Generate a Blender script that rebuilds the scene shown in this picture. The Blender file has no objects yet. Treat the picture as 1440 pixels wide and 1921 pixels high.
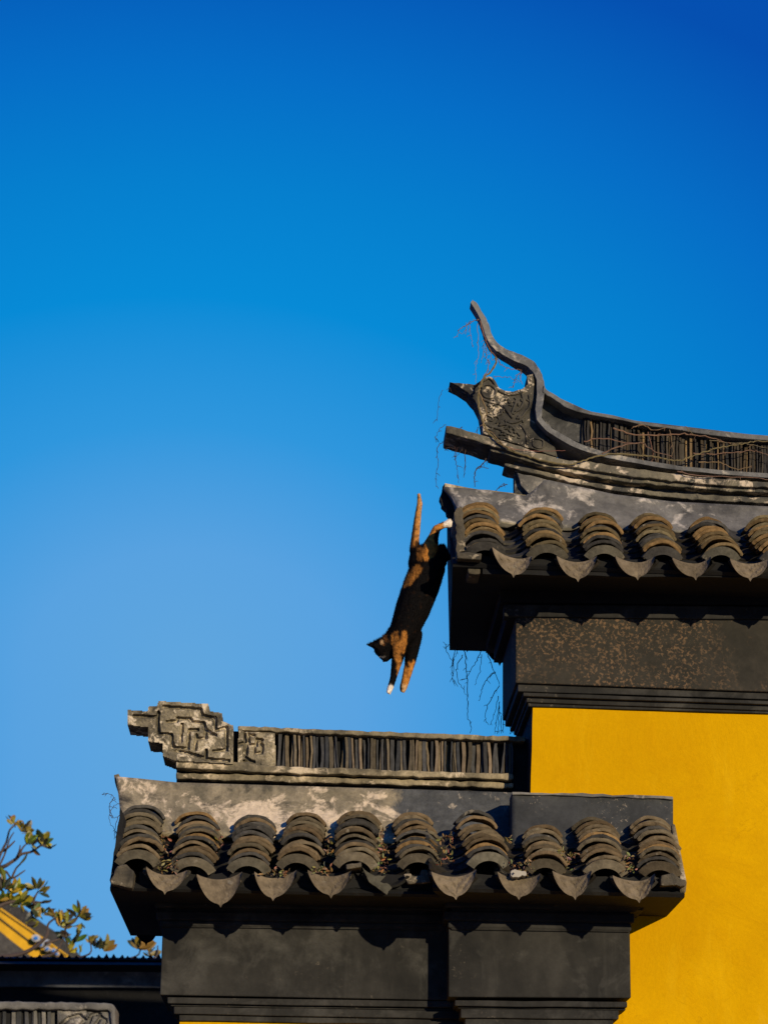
import bpy, bmesh, math, random
from mathutils import Vector, Matrix, noise
random.seed(7)
R = math.radians
# ---------------------------------------------------------------- camera
SC = bpy.context.scene
COL = SC.collection
F, W, H = 4660.0, 1440.0, 1921.0
CAM = Vector((0, 0, 1.6))
PITCH, YAW, ROLL = R(17.76), R(1.57), R(1.0)
fwd = Vector((math.sin(YAW)*math.cos(PITCH), math.cos(YAW)*math.cos(PITCH), math.sin(PITCH)))
rt0 = Vector((math.cos(YAW), -math.sin(YAW), 0)); up0 = rt0.cross(fwd)
rt = rt0*math.cos(ROLL) + up0*math.sin(ROLL); up = up0*math.cos(ROLL) - rt0*math.sin(ROLL)
cd = bpy.data.cameras.new('Camera'); cam = bpy.data.objects.new('Camera', cd); COL.objects.link(cam)
M = Matrix((rt, up, -fwd)).transposed().to_4x4(); M.translation = CAM
cam.matrix_world = M
cd.sensor_fit = 'HORIZONTAL'; cd.sensor_width = 36; cd.lens = 36*F/W; cd.clip_end = 2000; cd.clip_start = .1
cd.dof.use_dof = True; cd.dof.focus_distance = 8.9; cd.dof.aperture_fstop = 7
SC.camera = cam
# ---------------------------------------------------------------- world and sun
SUNV = Vector((-.5, 1, -.25)).normalized()          # the way the light travels
w = bpy.data.worlds.new('World'); SC.world = w; w.use_nodes = True
nt = w.node_tree; nt.nodes.clear()
def wn(t, **k):
    n = nt.nodes.new(t)
    for a, b in k.items(): setattr(n, a, b)
    return n
out = wn('ShaderNodeOutputWorld'); bg = wn('ShaderNodeBackground')
sky = wn('ShaderNodeTexSky', sky_type='NISHITA'); sky.sun_disc = False
sky.sun_elevation = math.asin(-SUNV.z); sky.sun_rotation = math.atan2(-SUNV.x, -SUNV.y)
sky.air_density = 1.0; sky.dust_density = .3; sky.ozone_density = 4.0
tc = wn('ShaderNodeTexCoord'); nrm = wn('ShaderNodeVectorMath', operation='NORMALIZE')
# clear sky, palest low to the left of the walls, deeper blue higher up and to the right
sub = wn('ShaderNodeVectorMath', operation='SUBTRACT'); sub.inputs[1].default_value = (-.049, 0, .24)
mul = wn('ShaderNodeVectorMath', operation='MULTIPLY'); mul.inputs[1].default_value = (.72, 0, 1)
mxv = wn('ShaderNodeVectorMath', operation='MAXIMUM'); mxv.inputs[1].default_value = (-9, -9, 0)
ln = wn('ShaderNodeVectorMath', operation='LENGTH')
nt.links.new(tc.outputs['Generated'], nrm.inputs[0])
for p_, q_ in ((nrm, sub), (sub, mul), (mul, mxv), (mxv, ln)): nt.links.new(p_.outputs[0], q_.inputs[0])
mr = wn('ShaderNodeMapRange'); mr.inputs[1].default_value = 0; mr.inputs[2].default_value = .30
nt.links.new(ln.outputs['Value'], mr.inputs[0])
ramp = wn('ShaderNodeValToRGB')
nt.links.new(mr.outputs[0], ramp.inputs[0])
SKYC = [(0.0, (.120, .385, .73)), (.16, (.10, .365, .75)), (.32, (.028, .31, .73)), (.48, (.0008, .258, .68)), (.62, (.0005, .212, .62)), (.75, (.0005, .155, .57)), (.93, (.0005, .078, .44))]
while len(ramp.color_ramp.elements) < len(SKYC): ramp.color_ramp.elements.new(.5)
for e, (p, c) in zip(ramp.color_ramp.elements, SKYC): e.position = p; e.color = (*c, 1)
mx = wn('ShaderNodeMixRGB', blend_type='MIX'); mx.inputs[0].default_value = .97
skg = wn('ShaderNodeMixRGB', blend_type='MULTIPLY'); skg.inputs[0].default_value = 1; skg.inputs[2].default_value = (.5, .9, 1.2, 1)
rs = wn('ShaderNodeMixRGB', blend_type='MULTIPLY'); rs.inputs[0].default_value = 1; rs.inputs[2].default_value = (10, 10, 10, 1)
nt.links.new(sky.outputs[0], skg.inputs[1]); nt.links.new(ramp.outputs[0], rs.inputs[1])
nt.links.new(skg.outputs[0], mx.inputs[1]); nt.links.new(rs.outputs[0], mx.inputs[2])
nt.links.new(mx.outputs[0], bg.inputs[0]); bg.inputs[1].default_value = .1
nt.links.new(bg.outputs[0], out.inputs[0])
sd = bpy.data.lights.new('Sun', 'SUN'); sd.energy = 4.4; sd.angle = R(.5); sd.color = (1, .83, .58)
so = bpy.data.objects.new('Sun', sd); COL.objects.link(so); so.rotation_mode = 'QUATERNION'
so.rotation_quaternion = SUNV.to_track_quat('-Z', 'Y')
vs = SC.view_settings; vs.view_transform = 'Standard'; vs.look = 'None'; vs.exposure = 0; vs.gamma = 1
SC.render.engine = 'CYCLES'

# ---------------------------------------------------------------- helpers
def P(px, py, Y):
    """the point of the plane y = Y seen at photo pixel px, py"""
    d = fwd + rt*((px - W/2)/F) - up*((py - H/2)/F)
    return CAM + d*((Y - CAM.y)/d.y)
def thing(name, label, cat, loc, group=None):
    o = bpy.data.objects.new(name, None); COL.objects.link(o); o.location = loc; o.empty_display_size = .1
    o['label'] = label; o['category'] = cat
    if group: o['group'] = group
    return o
class MB:
    def __init__(s): s.v = []; s.f = []; s.c = []
    def add(s, vs, fs, col=None):
        o = len(s.v); s.v += [Vector(v) for v in vs]
        for f in fs: s.f.append([i+o for i in f]); s.c.append(col or (1, 1, 1))
    def build(s, name, m, parent=None, smooth=False, bevel=0, label=None):
        me = bpy.data.meshes.new(name); base = Vector((0, 0, 0))
        me.from_pydata([tuple(v) for v in s.v], [], s.f); me.update()
        ca = me.color_attributes.new('Col', 'FLOAT_COLOR', 'CORNER')
        for p, c in zip(me.polygons, s.c):
            for li in p.loop_indices: ca.data[li].color = (*c, 1)
        bm = bmesh.new(); bm.from_mesh(me); bmesh.ops.recalc_face_normals(bm, faces=bm.faces); bm.to_mesh(me); bm.free()
        if smooth:
            for p in me.polygons: p.use_smooth = True
        me.materials.append(m)
        o = bpy.data.objects.new(name, me); COL.objects.link(o)
        if parent:
            o.parent = parent; o.matrix_parent_inverse = pinv(parent)
        if bevel:
            b = o.modifiers.new('bevel', 'BEVEL'); b.width = bevel; b.segments = 2; b.limit_method = 'ANGLE'; b.angle_limit = R(40)
        if label: o['label'] = label
        return o
def pinv(p):
    return Matrix.Translation(-p.location) if p.type == 'EMPTY' else Matrix.Identity(4)
def tag(o, label, cat, group=None, kind=None):
    if label: o['label'] = label
    if cat: o['category'] = cat
    if group: o['group'] = group
    if kind: o['kind'] = kind
    return o
def dens(poly, step, jag, closed=True):
    """subdivides a pixel outline and roughens it like worn masonry"""
    r = []
    n = len(poly)
    for i in range(n if closed else n-1):
        a, b = poly[i], poly[(i+1) % n]
        d = math.hypot(b[0]-a[0], b[1]-a[1]); k = max(1, int(d/step))
        for j in range(k):
            t = j/k
            jj = jag if j else jag*.5
            r.append((a[0]+(b[0]-a[0])*t + random.gauss(0, jj), a[1]+(b[1]-a[1])*t + random.gauss(0, jj)))
    if not closed: r.append(poly[-1])
    return r
def slab(mb, poly, Y0, Y1, col=None, step=0, jag=0):
    if step: poly = dens(poly, step, jag)
    n = len(poly)
    a = [P(x, y, Y0) for x, y in poly]; b = [Vector((p.x, Y1, p.z)) for p in a]
    fs = [list(range(n)), list(range(2*n-1, n-1, -1))]
    for i in range(n): j = (i+1) % n; fs.append([i, i+n, j+n, j])
    mb.add(a+b, fs, col)
def lerp_poly(pts, x):
    for a, b in zip(pts, pts[1:]):
        if a[0] <= x <= b[0]: return a[1] + (b[1]-a[1])*(x-a[0])/max(1e-6, b[0]-a[0])
    return pts[0][1] if x < pts[0][0] else pts[-1][1]
def strip(mb, top, bot, Y0, Y1, step=26, jag=.5, col=None):
    """a moulding whose front face lies between two pixel polylines (quads, so it can bend)"""
    x0, x1 = max(top[0][0], bot[0][0]), min(top[-1][0], bot[-1][0])
    n = max(1, int((x1-x0)/step)); xs = [x0+(x1-x0)*i/n for i in range(n+1)]
    vs = []
    for x in xs:
        a = P(x, lerp_poly(top, x)+random.gauss(0, jag), Y0); b = P(x, lerp_poly(bot, x)+random.gauss(0, jag), Y0)
        vs += [a, b, Vector((b.x, Y1, b.z)), Vector((a.x, Y1, a.z))]
    fs = [[0, 1, 2, 3], [4*n+3, 4*n+2, 4*n+1, 4*n]]
    for i in range(n):
        o = 4*i
        for k in range(4): fs.append([o+k, o+4+k, o+4+(k+1) % 4, o+(k+1) % 4])
    mb.add(vs, fs, col)
def box(mb, p0, p1, col=None):
    x0, y0, z0 = p0; x1, y1, z1 = p1
    v = [(x0, y0, z0), (x1, y0, z0), (x1, y1, z0), (x0, y1, z0), (x0, y0, z1), (x1, y0, z1), (x1, y1, z1), (x0, y1, z1)]
    mb.add(v, [[3, 2, 1, 0], [4, 5, 6, 7], [0, 1, 5, 4], [1, 2, 6, 5], [2, 3, 7, 6], [3, 0, 4, 7]], col)
def ruled(mb, A, B, col=None):
    n = len(A); fs = [list(range(n)), list(range(2*n-1, n-1, -1))]
    for i in range(n): j = (i+1) % n; fs.append([i, i+n, j+n, j])
    mb.add(list(A)+list(B), fs, col)
def tube(mb, pts, rad, n=6, col=None):
    """tapered tube along 3-D points; rad is a number, or one per point"""
    k = len(pts); rad = [rad]*k if isinstance(rad, (int, float)) else rad
    o = len(mb.v); vs = []
    for i, p in enumerate(pts):
        d = (pts[min(i+1, k-1)] - pts[max(i-1, 0)])
        d = d.normalized() if d.length > 1e-9 else Vector((0, 0, 1))
        a = d.cross(Vector((.31, .92, .22))).normalized(); b = d.cross(a)
        for j in range(n):
            t = 2*math.pi*j/n; vs.append(p + (a*math.cos(t)+b*math.sin(t))*rad[i])
    fs = [[j for j in range(n)], [(k-1)*n+j for j in range(n-1, -1, -1)]]
    for i in range(k-1):
        for j in range(n): fs.append([i*n+j, i*n+(j+1) % n, (i+1)*n+(j+1) % n, (i+1)*n+j])
    mb.add(vs, fs, col)
def smoothpts(pts, k=4):
    """Catmull-Rom through the points"""
    r = []
    for i in range(len(pts)-1):
        p0 = pts[max(i-1, 0)]; p1 = pts[i]; p2 = pts[i+1]; p3 = pts[min(i+2, len(pts)-1)]
        for j in range(k):
            t = j/k
            r.append((p1*2 + (p2-p0)*t + (p0*2-p1*5+p2*4-p3)*t*t + (p1*3-p0-p2*3+p3)*t*t*t)*.5)
    r.append(pts[-1]); return r

# ---------------------------------------------------------------- materials
def newmat(name, rough=.85, spec=.25):
    m = bpy.data.materials.new(name); m.use_nodes = True
    t = m.node_tree; b = t.nodes['Principled BSDF']; b.inputs['Roughness'].default_value = rough
    b.inputs['Specular IOR Level'].default_value = spec
    return m, t, b
class NT:
    def __init__(s, t): s.t = t; s.geo = t.nodes.new('ShaderNodeNewGeometry').outputs['Position']
    def n(s, ty, **k):
        x = s.t.nodes.new(ty)
        for a, b in k.items(): setattr(x, a, b)
        return x
    def l(s, a, b): s.t.links.new(a, b)
    def noise(s, scale, detail=6, rough=.6, dist=0, stretch=None, off=0):
        x = s.n('ShaderNodeTexNoise'); x.inputs['Scale'].default_value = scale; x.inputs['Detail'].default_value = detail
        x.inputs['Roughness'].default_value = rough; x.inputs['Distortion'].default_value = dist
        mp = s.n('ShaderNodeMapping'); mp.inputs['Scale'].default_value = stretch or (1, 1, 1); mp.inputs['Location'].default_value = (off, off*.7, off*1.3)
        s.l(s.geo, mp.inputs[0]); s.l(mp.outputs[0], x.inputs['Vector']); return x.outputs['Fac']
    def ramp(s, f, a, b, ca=(0, 0, 0), cb=(1, 1, 1)):
        x = s.n('ShaderNodeValToRGB'); e = x.color_ramp.elements
        e[0].position = a; e[1].position = b; e[0].color = (*ca, 1); e[1].color = (*cb, 1)
        s.l(f, x.inputs[0]); return x.outputs[0]
    def mix(s, f, a, b, mode='MIX'):
        x = s.n('ShaderNodeMixRGB', blend_type=mode)
        for i, v in enumerate((f, a, b)):
            if isinstance(v, (int, float)): x.inputs[i].default_value = v
            elif isinstance(v, tuple): x.inputs[i].default_value = (*v, 1)
            else: s.l(v, x.inputs[i])
        return x.outputs[0]
    def math(s, op, a, b):
        x = s.n('ShaderNodeMath', operation=op)
        for i, v in enumerate((a, b)):
            if isinstance(v, (int, float)): x.inputs[i].default_value = v
            else: s.l(v, x.inputs[i])
        return x.outputs[0]
    def bump(s, b, h, strength, dist):
        x = s.n('ShaderNodeBump'); x.inputs['Strength'].default_value = strength; x.inputs['Distance'].default_value = dist
        s.l(h, x.inputs['Height']); s.l(x.outputs[0], b.inputs['Normal'])
def plaster(name, dark, mid, light, thr=.56, soft=.08, scale=9, stain=.0, bump=.5, off=0., speck=None, speck_thr=.66, speck_s=13, speck_m=.46, rough=.85, streak=False):
    m, t, b = newmat(name, rough); n = NT(t)
    n1 = n.noise(scale*.55, 8, .62, .3, off=off)
    c = n.mix(n.ramp(n1, .36, .62), dark, mid)
    n2 = n.noise(scale*1.6, 10, .68, .5, off=off+3.1)
    n2b = n.noise(scale*.45, 3, .5, 0, off=off+8)
    f = n.math('ADD', n.math('MULTIPLY', n2, .62), n.math('MULTIPLY', n2b, .38))
    c = n.mix(n.ramp(f, thr, thr+soft), c, light)
    if speck:
        n4 = n.noise(scale*speck_s, 5, .65, .3, off=off+5); n5 = n.noise(scale*.7, 5, .6, 0, off=off+2)
        k = n.math('MULTIPLY', n.ramp(n4, speck_thr-.03, speck_thr+.05), n.ramp(n5, speck_m, speck_m+.16))
        c = n.mix(k, c, speck)
    if streak:
        ns = n.noise(scale*2, 6, .6, .2, (1, 1, .12), off+4)
        c = n.mix(n.math('MULTIPLY', n.ramp(ns, .55, .7), .5), c, tuple(x*1.7 for x in mid))
    n3 = n.noise(scale*6, 8, .7, 0, off=off+1)
    c = n.mix(.55, c, n.ramp(n3, .25, .75, (.45, .45, .45), (1.4, 1.4, 1.4)), 'MULTIPLY')
    if stain:
        n6 = n.noise(scale*1.1, 7, .6, .4, (1, 1, .5), off+6)
        c = n.mix(n.math('MULTIPLY', n.ramp(n6, .52, .68), stain), c, tuple(x*.35 for x in dark))
    n.l(c, b.inputs['Base Color'])
    h = n.math('ADD', n.math('MULTIPLY', n3, .6), n.math('MULTIPLY', n2, .8))
    n.bump(b, h, bump, .012)
    return m
m_cove = plaster('weathered_plaster', (.055, .052, .043), (.165, .145, .105), (.34, .29, .21), .53, .06, 9, .8, .5)
m_cove_grey = plaster('grey_plaster', (.062, .06, .054), (.19, .18, .155), (.48, .43, .35), .53, .08, 8, .5, .4, off=4)
m_frieze = plaster('dark_limewash', (.010, .010, .0088), (.030, .0285, .024), (.052, .050, .043), .50, .12, 5, .5, .2, off=2, speck=(.13, .11, .08), speck_thr=.63, speck_m=.5, streak=True)
m_friezeup = plaster('dark_limewash_rooted', (.017, .016, .012), (.034, .030, .022), (.045, .038, .028), .52, .12, 6, .2, .2, off=7, speck=(.135, .085, .045), speck_thr=.55, speck_s=14, speck_m=.41)
m_mould = plaster('moulding_plaster', (.09, .078, .05), (.34, .28, .17), (.56, .46, .31), .53, .07, 14, .7, .5, off=1)
m_mouldup = plaster('upper_moulding_plaster', (.05, .049, .042), (.17, .15, .10), (.52, .43, .31), .525, .05, 13, .8, .5, off=11)
m_carve = plaster('carved_plaster', (.075, .066, .045), (.32, .27, .17), (.60, .51, .36), .52, .05, 15, .9, .7, off=5)
m_carveup = plaster('dragon_plaster', (.016, .016, .015), (.10, .09, .066), (.50, .42, .30), .555, .03, 16, .6, .6, off=6)
m_horn = plaster('horn_plaster', (.06, .062, .062), (.18, .178, .165), (.40, .36, .29), .55, .08, 12, .5, .45, off=9)
m_dark = plaster('shade_dark_plaster', (.006, .006, .006), (.011, .011, .011), (.02, .02, .018), .55, .1, 8, .2, .2)  # near black: shade of soffits, eave boards and end faces is in the colour
m_pierplaster = plaster('pier_cap_plaster', (.026, .028, .028), (.05, .052, .05), (.09, .085, .07), .6, .1, 7, .3, .25, off=3, speck=(.34, .28, .2), speck_thr=.62)
def colmat(name, rough=.85, nscale=40, amt=.7, bump=.4, lich=None, spec=.25, lt=.6):
    m, t, b = newmat(name, rough, spec); n = NT(t)
    at = n.n('ShaderNodeVertexColor'); at.layer_name = 'Col'
    n3 = n.noise(nscale, 8, .68)
    c = n.mix(amt, at.outputs[0], n.ramp(n3, .25, .75, (.4, .4, .4), (1.5, 1.5, 1.5)), 'MULTIPLY')
    if lich:
        n4 = n.noise(nscale*.6, 9, .7, .4, off=3); c = n.mix(n.ramp(n4, lt, lt+.06), c, lich)
    n.l(c, b.inputs['Base Color']); n.bump(b, n3, bump, .006)
    return m
m_tile = colmat('grey_clay_tile', .85, 38, .9, .7, (.19, .165, .12), lt=.62, spec=.08)
m_slat = colmat('standing_clay_tile', .85, 40, .75, .5)
m_vine = colmat('dead_vine_bark', .8, 120, .5, .2)
m_leaf = colmat('leaf', .45, 30, .5, .1, spec=.5)
m_panel = plaster('ridge_panel_plaster', (.025, .026, .026), (.085, .085, .08), (.22, .21, .19), .55, .1, 13, .7, .5, off=31)
m_endb = plaster('dirty_end_plaster', (.04, .036, .027), (.12, .10, .065), (.30, .25, .17), .57, .05, 18, .7, .6, off=21)
m_fur = colmat('cat_fur', .85, 160, .55, .35, spec=.05)
m_paint = colmat('painted_trim', .7, 6, .5, .2)
def yellow():
    m, t, b = newmat('yellow_limewash', .9, .05); n = NT(t)
    n1 = n.noise(1.3, 6, .6, .5); n2 = n.noise(9, 8, .66, .3, (1, 1, .22)); n3 = n.noise(70, 6, .7); n4 = n.noise(4.5, 9, .7, .8, off=6)
    c = n.mix(n.ramp(n1, .38, .64), (.525, .278, .0003), (.62, .342, .0006))
    c = n.mix(n.math('MULTIPLY', n.ramp(n4, .50, .66), .45), c, (.50, .25, .0003))
    c = n.mix(n.math('MULTIPLY', n.ramp(n2, .55, .72), .30), c, (.68, .42, .008))
    n6 = n.noise(3.1, 7, .62, .4, (1, 1, .3), 2.3); n7 = n.noise(26, 8, .7, .6)
    k = n.math('MULTIPLY', n.ramp(n6, .58, .70), n.ramp(n7, .44, .62))
    c = n.mix(n.math('MULTIPLY', k, .5), c, (.68, .45, .05))
    cr = n.math('ABSOLUTE', n.math('SUBTRACT', n.noise(2.2, 9, .62, .7, off=12), .5), 0)
    hair = n.math('MULTIPLY', n.math('SUBTRACT', 1, n.ramp(cr, .0, .004)), n.ramp(n1, .5, .56))
    c = n.mix(n.math('MULTIPLY', hair, .35), c, (.30, .14, .001))
    c = n.mix(.16, c, n.ramp(n3, .3, .7, (.6, .6, .6), (1.3, 1.3, 1.3)), 'MULTIPLY')
    n.l(c, b.inputs['Base Color'])
    n.bump(b, n.math('ADD', n.math('MULTIPLY', n4, 2.2), n.math('MULTIPLY', n3, .25)), .3, .012)
    return m
m_yellow = yellow()

# ---------------------------------------------------------------- ground
mg, t_, b_ = newmat('courtyard_paving', .9)
n_ = NT(t_); n_.l(n_.mix(n_.ramp(n_.noise(2, 6), .3, .7), (.10, .09, .075), (.19, .17, .14)), b_.inputs['Base Color'])
g = MB(); g.add([(-400, -200, 0), (400, -200, 0), (400, 700, 0), (-400, 700, 0)], [[0, 1, 2, 3]])
g = g.build('ground', mg); g['kind'] = 'structure'

# ---------------------------------------------------------------- tiles
def tcol(base=(.132, .101, .06), rust=.1):
    k = random.uniform(.55, 1.25)
    if random.random() < rust: return (.20*k, .125*k, .052*k)
    if random.random() < .22: return (.062*k, .058*k, .05*k)
    j = random.uniform(-.08, .1); return (base[0]*k*(1+j), base[1]*k, base[2]*k*(1-j))
def arc_tile(mb, o, u, v, n, s0, L, Rr, A, lf, lb, th, sgn, col, yaw=0, seg=14):
    """one curved roof tile: arc shell from s0 (front rim) to s0+L; sgn 1 = arched, -1 = trough"""
    rows = []
    tw = math.tan(yaw)
    for (s, lift, rr) in ((s0+.004, lf, Rr), (s0, lf-.004*sgn, Rr-.004*sgn if sgn > 0 else Rr), (s0, lf, Rr-th), (s0+L, lb, Rr-th), (s0+L, lb, Rr)):
        row = []
        for i in range(seg+1):
            a = -A + 2*A*i/seg
            wob = 1 + .02*math.sin(5*a+s0*90) + .03*noise.noise(Vector((a*4, s0*60, o.x*9)))
            h = sgn*(rr*math.cos(a)*wob - Rr*math.cos(A)) + lift
            row.append(o + u*(s + tw*rr*math.sin(a) + (.0055*abs(noise.noise(Vector((a*7, s0*40, o.x*30)))) if sgn > 0 and s < s0+L*.5 else 0)) + v*(rr*math.sin(a)) + n*h)
        rows.append(row)
    base = len(mb.v); vs = [p for r in rows for p in r]; m = seg+1; fs = []
    for r in range(5):
        q = (r+1) % 5
        for i in range(seg): fs.append([r*m+i, r*m+i+1, q*m+i+1, q*m+i])
    fs.append([r*m for r in range(5)]); fs.append([r*m+seg for r in range(4, -1, -1)])
    mb.add(vs, fs, col)
def tile_row(parent, bot, top, width, Yb, Yt, n=9, rust=.1, base=(.132, .101, .06), lip=True):
    b = P(bot[0], bot[1], Yb); t = P(top[0], top[1], Yt)
    u = t-b; Ls = u.length; u.normalize(); v = Vector((1, 0, -.02)); v = (v-u*v.dot(u)).normalized(); nn = v.cross(u)
    if nn.z < 0: nn = -nn
    wm = width/F*Yb*1.04; A = R(61); Rr = wm/2/math.sin(A)
    n += 3; sag = Rr*(1-math.cos(A)); b = b - nn*(sag*.95); mb = MB(); ex = Ls/(n-.3)
    for i in range(n):
        s = i*ex + random.uniform(-.008, .008)
        o = b + v*random.gauss(0, .0055) + v*.006*math.sin(i*.7+b.x*9) + nn*random.uniform(-.004, .006)
        arc_tile(mb, o, u, v, nn, s, ex*2.1, Rr*random.uniform(.96, 1.03), A*random.uniform(.95, 1.03), .012+random.uniform(-.003, .007), -.02, random.uniform(.009, .013), 1, tcol(base, rust), random.gauss(0, R(3.4)))
    if lip:                                               # crescent face of the end tile
        col = tcol((.11, .095, .065), 0); seg = 14; rows = []
        for (s, r0) in ((-.020, Rr+.002), (-.030, Rr-.026), (-.021, Rr-.028), (-.008, Rr-.006)):
            row = []
            for i in range(seg+1):
                a = -A+2*A*i/seg; cut = r0
                row.append(b + u*s + v*(cut*math.sin(a)) + nn*(cut*math.cos(a)-Rr*math.cos(A)))
            rows.append(row)
        m = seg+1; fs = []
        for r in range(4):
            for i in range(seg): fs.append([r*m+i, r*m+i+1, ((r+1) % 4)*m+i+1, ((r+1) % 4)*m+i])
        mb.add([p for r in rows for p in r], fs, col)
        arc_tile(mb, b, u, v, nn, -.022, ex*1.6, Rr, A, .0, -.016, .012, 1, tcol(base, 0))
    return mb.build('tile_row', m_tile, parent)
def pan_row(parent, bot, top, width, Yb, Yt, n=6):
    b = P(bot[0], bot[1], Yb); t = P(top[0], top[1], Yt)
    u = t-b; Ls = u.length; u.normalize(); v = Vector((1, 0, -.02)); v = (v-u*v.dot(u)).normalized(); nn = v.cross(u)
    if nn.z < 0: nn = -nn
    wm = width/F*Yb; A = R(60); Rr = wm/2/math.sin(A); mb = MB(); ex = Ls/n
    for i in range(n):
        arc_tile(mb, b, u, v, nn, i*ex-.01, ex*1.9, Rr, A, .0+.004, -.012, .012, -1, tcol((.028, .025, .02), .0))  # pan tiles near black, the shadow between the stacks put in their colour
    return mb.build('pan_row', m_tile, parent)
def drip_tile(parent, L, Rt, tip, Y, col=None, cut=1.0):
    """pointed face of the eave's trough tile, bowed back in the middle"""
    kk = random.uniform(.8, 1.2); col = col or (.155*kk, .122*kk, .078*kk); nu, nv = 24, 11; fr = []; bk = []
    emb = random.choice((0, .4, 1, 1)); ph = random.uniform(0, 6); sagm = 13*random.uniform(.85, 1.1)
    for i in range(nu+1):
        q = i/nu*cut; s = 2*q-1
        x = L[0]+(tip[0]-L[0])*q*2 if q < .5 else tip[0]+(Rt[0]-tip[0])*(q-.5)*2
        yc = L[1]+(Rt[1]-L[1])*q
        ytop = yc + sagm*(1-s*s)
        ybot = yc + 3 + (tip[1]-7-(L[1]+Rt[1])/2-3)*(1-abs(s)**2.3)**.85 + (7 if abs(s) < .03 else 3*max(0, 1-abs(s)*6))
        for j in range(nv+1):
            k = j/nv; y = ytop+(ybot-ytop)*k
            yy = Y + .022*(1-s*s) - .016*k + random.gauss(0, .0006) + .0035*emb*math.sin(s*9+ph)*math.sin(k*11+2*s*s+ph)*(1 if .12 < k < .85 and abs(s) < .75 else 0)
            p = P(x, y, yy); fr.append(p); bk.append(p+Vector((0, .011, .003)))
    N = len(fr); m = nv+1; fs = []
    for i in range(nu):
        for j in range(nv):
            a = [i*m+j, i*m+j+1, (i+1)*m+j+1, (i+1)*m+j]
            fs.append(a); fs.append([q+N for q in reversed(a)])
    rim = [i*m for i in range(nu+1)] + [nu*m+j for j in range(1, nv+1)] + [i*m+nv for i in range(nu-1, -1, -1)] + [j for j in range(nv-1, 0, -1)]
    for a, b in zip(rim, rim[1:]+rim[:1]): fs.append([a, b, b+N, a+N])
    mb = MB(); mb.add(fr+bk, fs, col); return mb.build('drip_tile', m_tile, parent, smooth=False)
def roof_deck(parent, name, refL, refR, Yref, sec, mat, dxl=None):
    """section points (Y, dz) swept between two eave reference pixels"""
    a = P(*refL, Yref); b = P(*refR, Yref); dxl = dxl or [0]*len(sec)
    A = [Vector((a.x+d, y, a.z+dz)) for (y, dz), d in zip(sec, dxl)]; B = [Vector((b.x, y, b.z+dz)) for y, dz in sec]
    mb = MB(); ruled(mb, A, B); return mb.build(name, mat, parent)
def cove(mb, top, bot, Yt, Yb, x0, x1, bulge=-.35, nx=60, ny=10, flare=0, col=None):
    """concave plaster sweep from the ridge down to the tiles"""
    vs = []
    for i in range(nx+1):
        x = x0+(x1-x0)*i/nx
        for j in range(ny+1):
            k = j/ny; yt = lerp_poly(top, x); yb = lerp_poly(bot, x)
            xx = x - flare*(1-k)**2*max(0, 1-i/3.)
            vs.append(P(xx, yt+(yb-yt)*k, Yt+(Yb-Yt)*(k**1.7) + .006*noise.noise(Vector((x*.03, k*3, 1)))))
    m = ny+1; fs = []
    for i in range(nx):
        for j in range(ny): fs.append([i*m+j, i*m+j+1, (i+1)*m+j+1, (i+1)*m+j])
    N = len(vs); back = [Vector((p.x, Yt+.13, p.z)) for p in vs]
    fs += [[q+N for q in reversed(f)] for f in fs]
    rim = [i*m for i in range(nx+1)] + [nx*m+j for j in range(1, ny+1)] + [i*m+ny for i in range(nx-1, -1, -1)] + [j for j in range(ny-1, 0, -1)]
    for a, b in zip(rim, rim[1:]+rim[:1]): fs.append([a, b, b+N, a+N])
    mb.add(vs+back, fs, col)
def slats(parent, top, bot, x0, x1, Y0, Y1, wpx, pal, tilt=1.5):
    mb = MB(); x = x0
    while x < x1:
        wv = wpx*random.choice((.6, .75, .9, 1, 1.1, 1.35)); tl = random.gauss(0, tilt); c = random.choice(pal); k = random.uniform(.55, 1.25)
        if random.random() < .08: tl += random.choice((-4, 4))
        a = lerp_poly(top, x)-1+abs(random.gauss(0, 1.6)); b = lerp_poly(bot, x)+1
        y0 = Y0+abs(random.gauss(0, .010)); n = 4; fr = []
        bow = random.gauss(0, 1.1)
        for j in range(n+1):
            q = j/n; xx = x+tl*(1-q)+bow*math.sin(q*math.pi)+random.gauss(0, .25); y = a+(b-a)*q
            fr.append((xx+random.gauss(0, .25), y)); 
        lft = fr; rgt = [(p[0]+wv*.86+random.gauss(0, .3), p[1]) for p in fr]
        slab(mb, lft+rgt[::-1], y0, Y1, tuple(q*k for q in c)); x += wv+random.uniform(.2, 1.2)
    return mb.build('standing_tiles', m_slat, parent, bevel=.0016)
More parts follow.
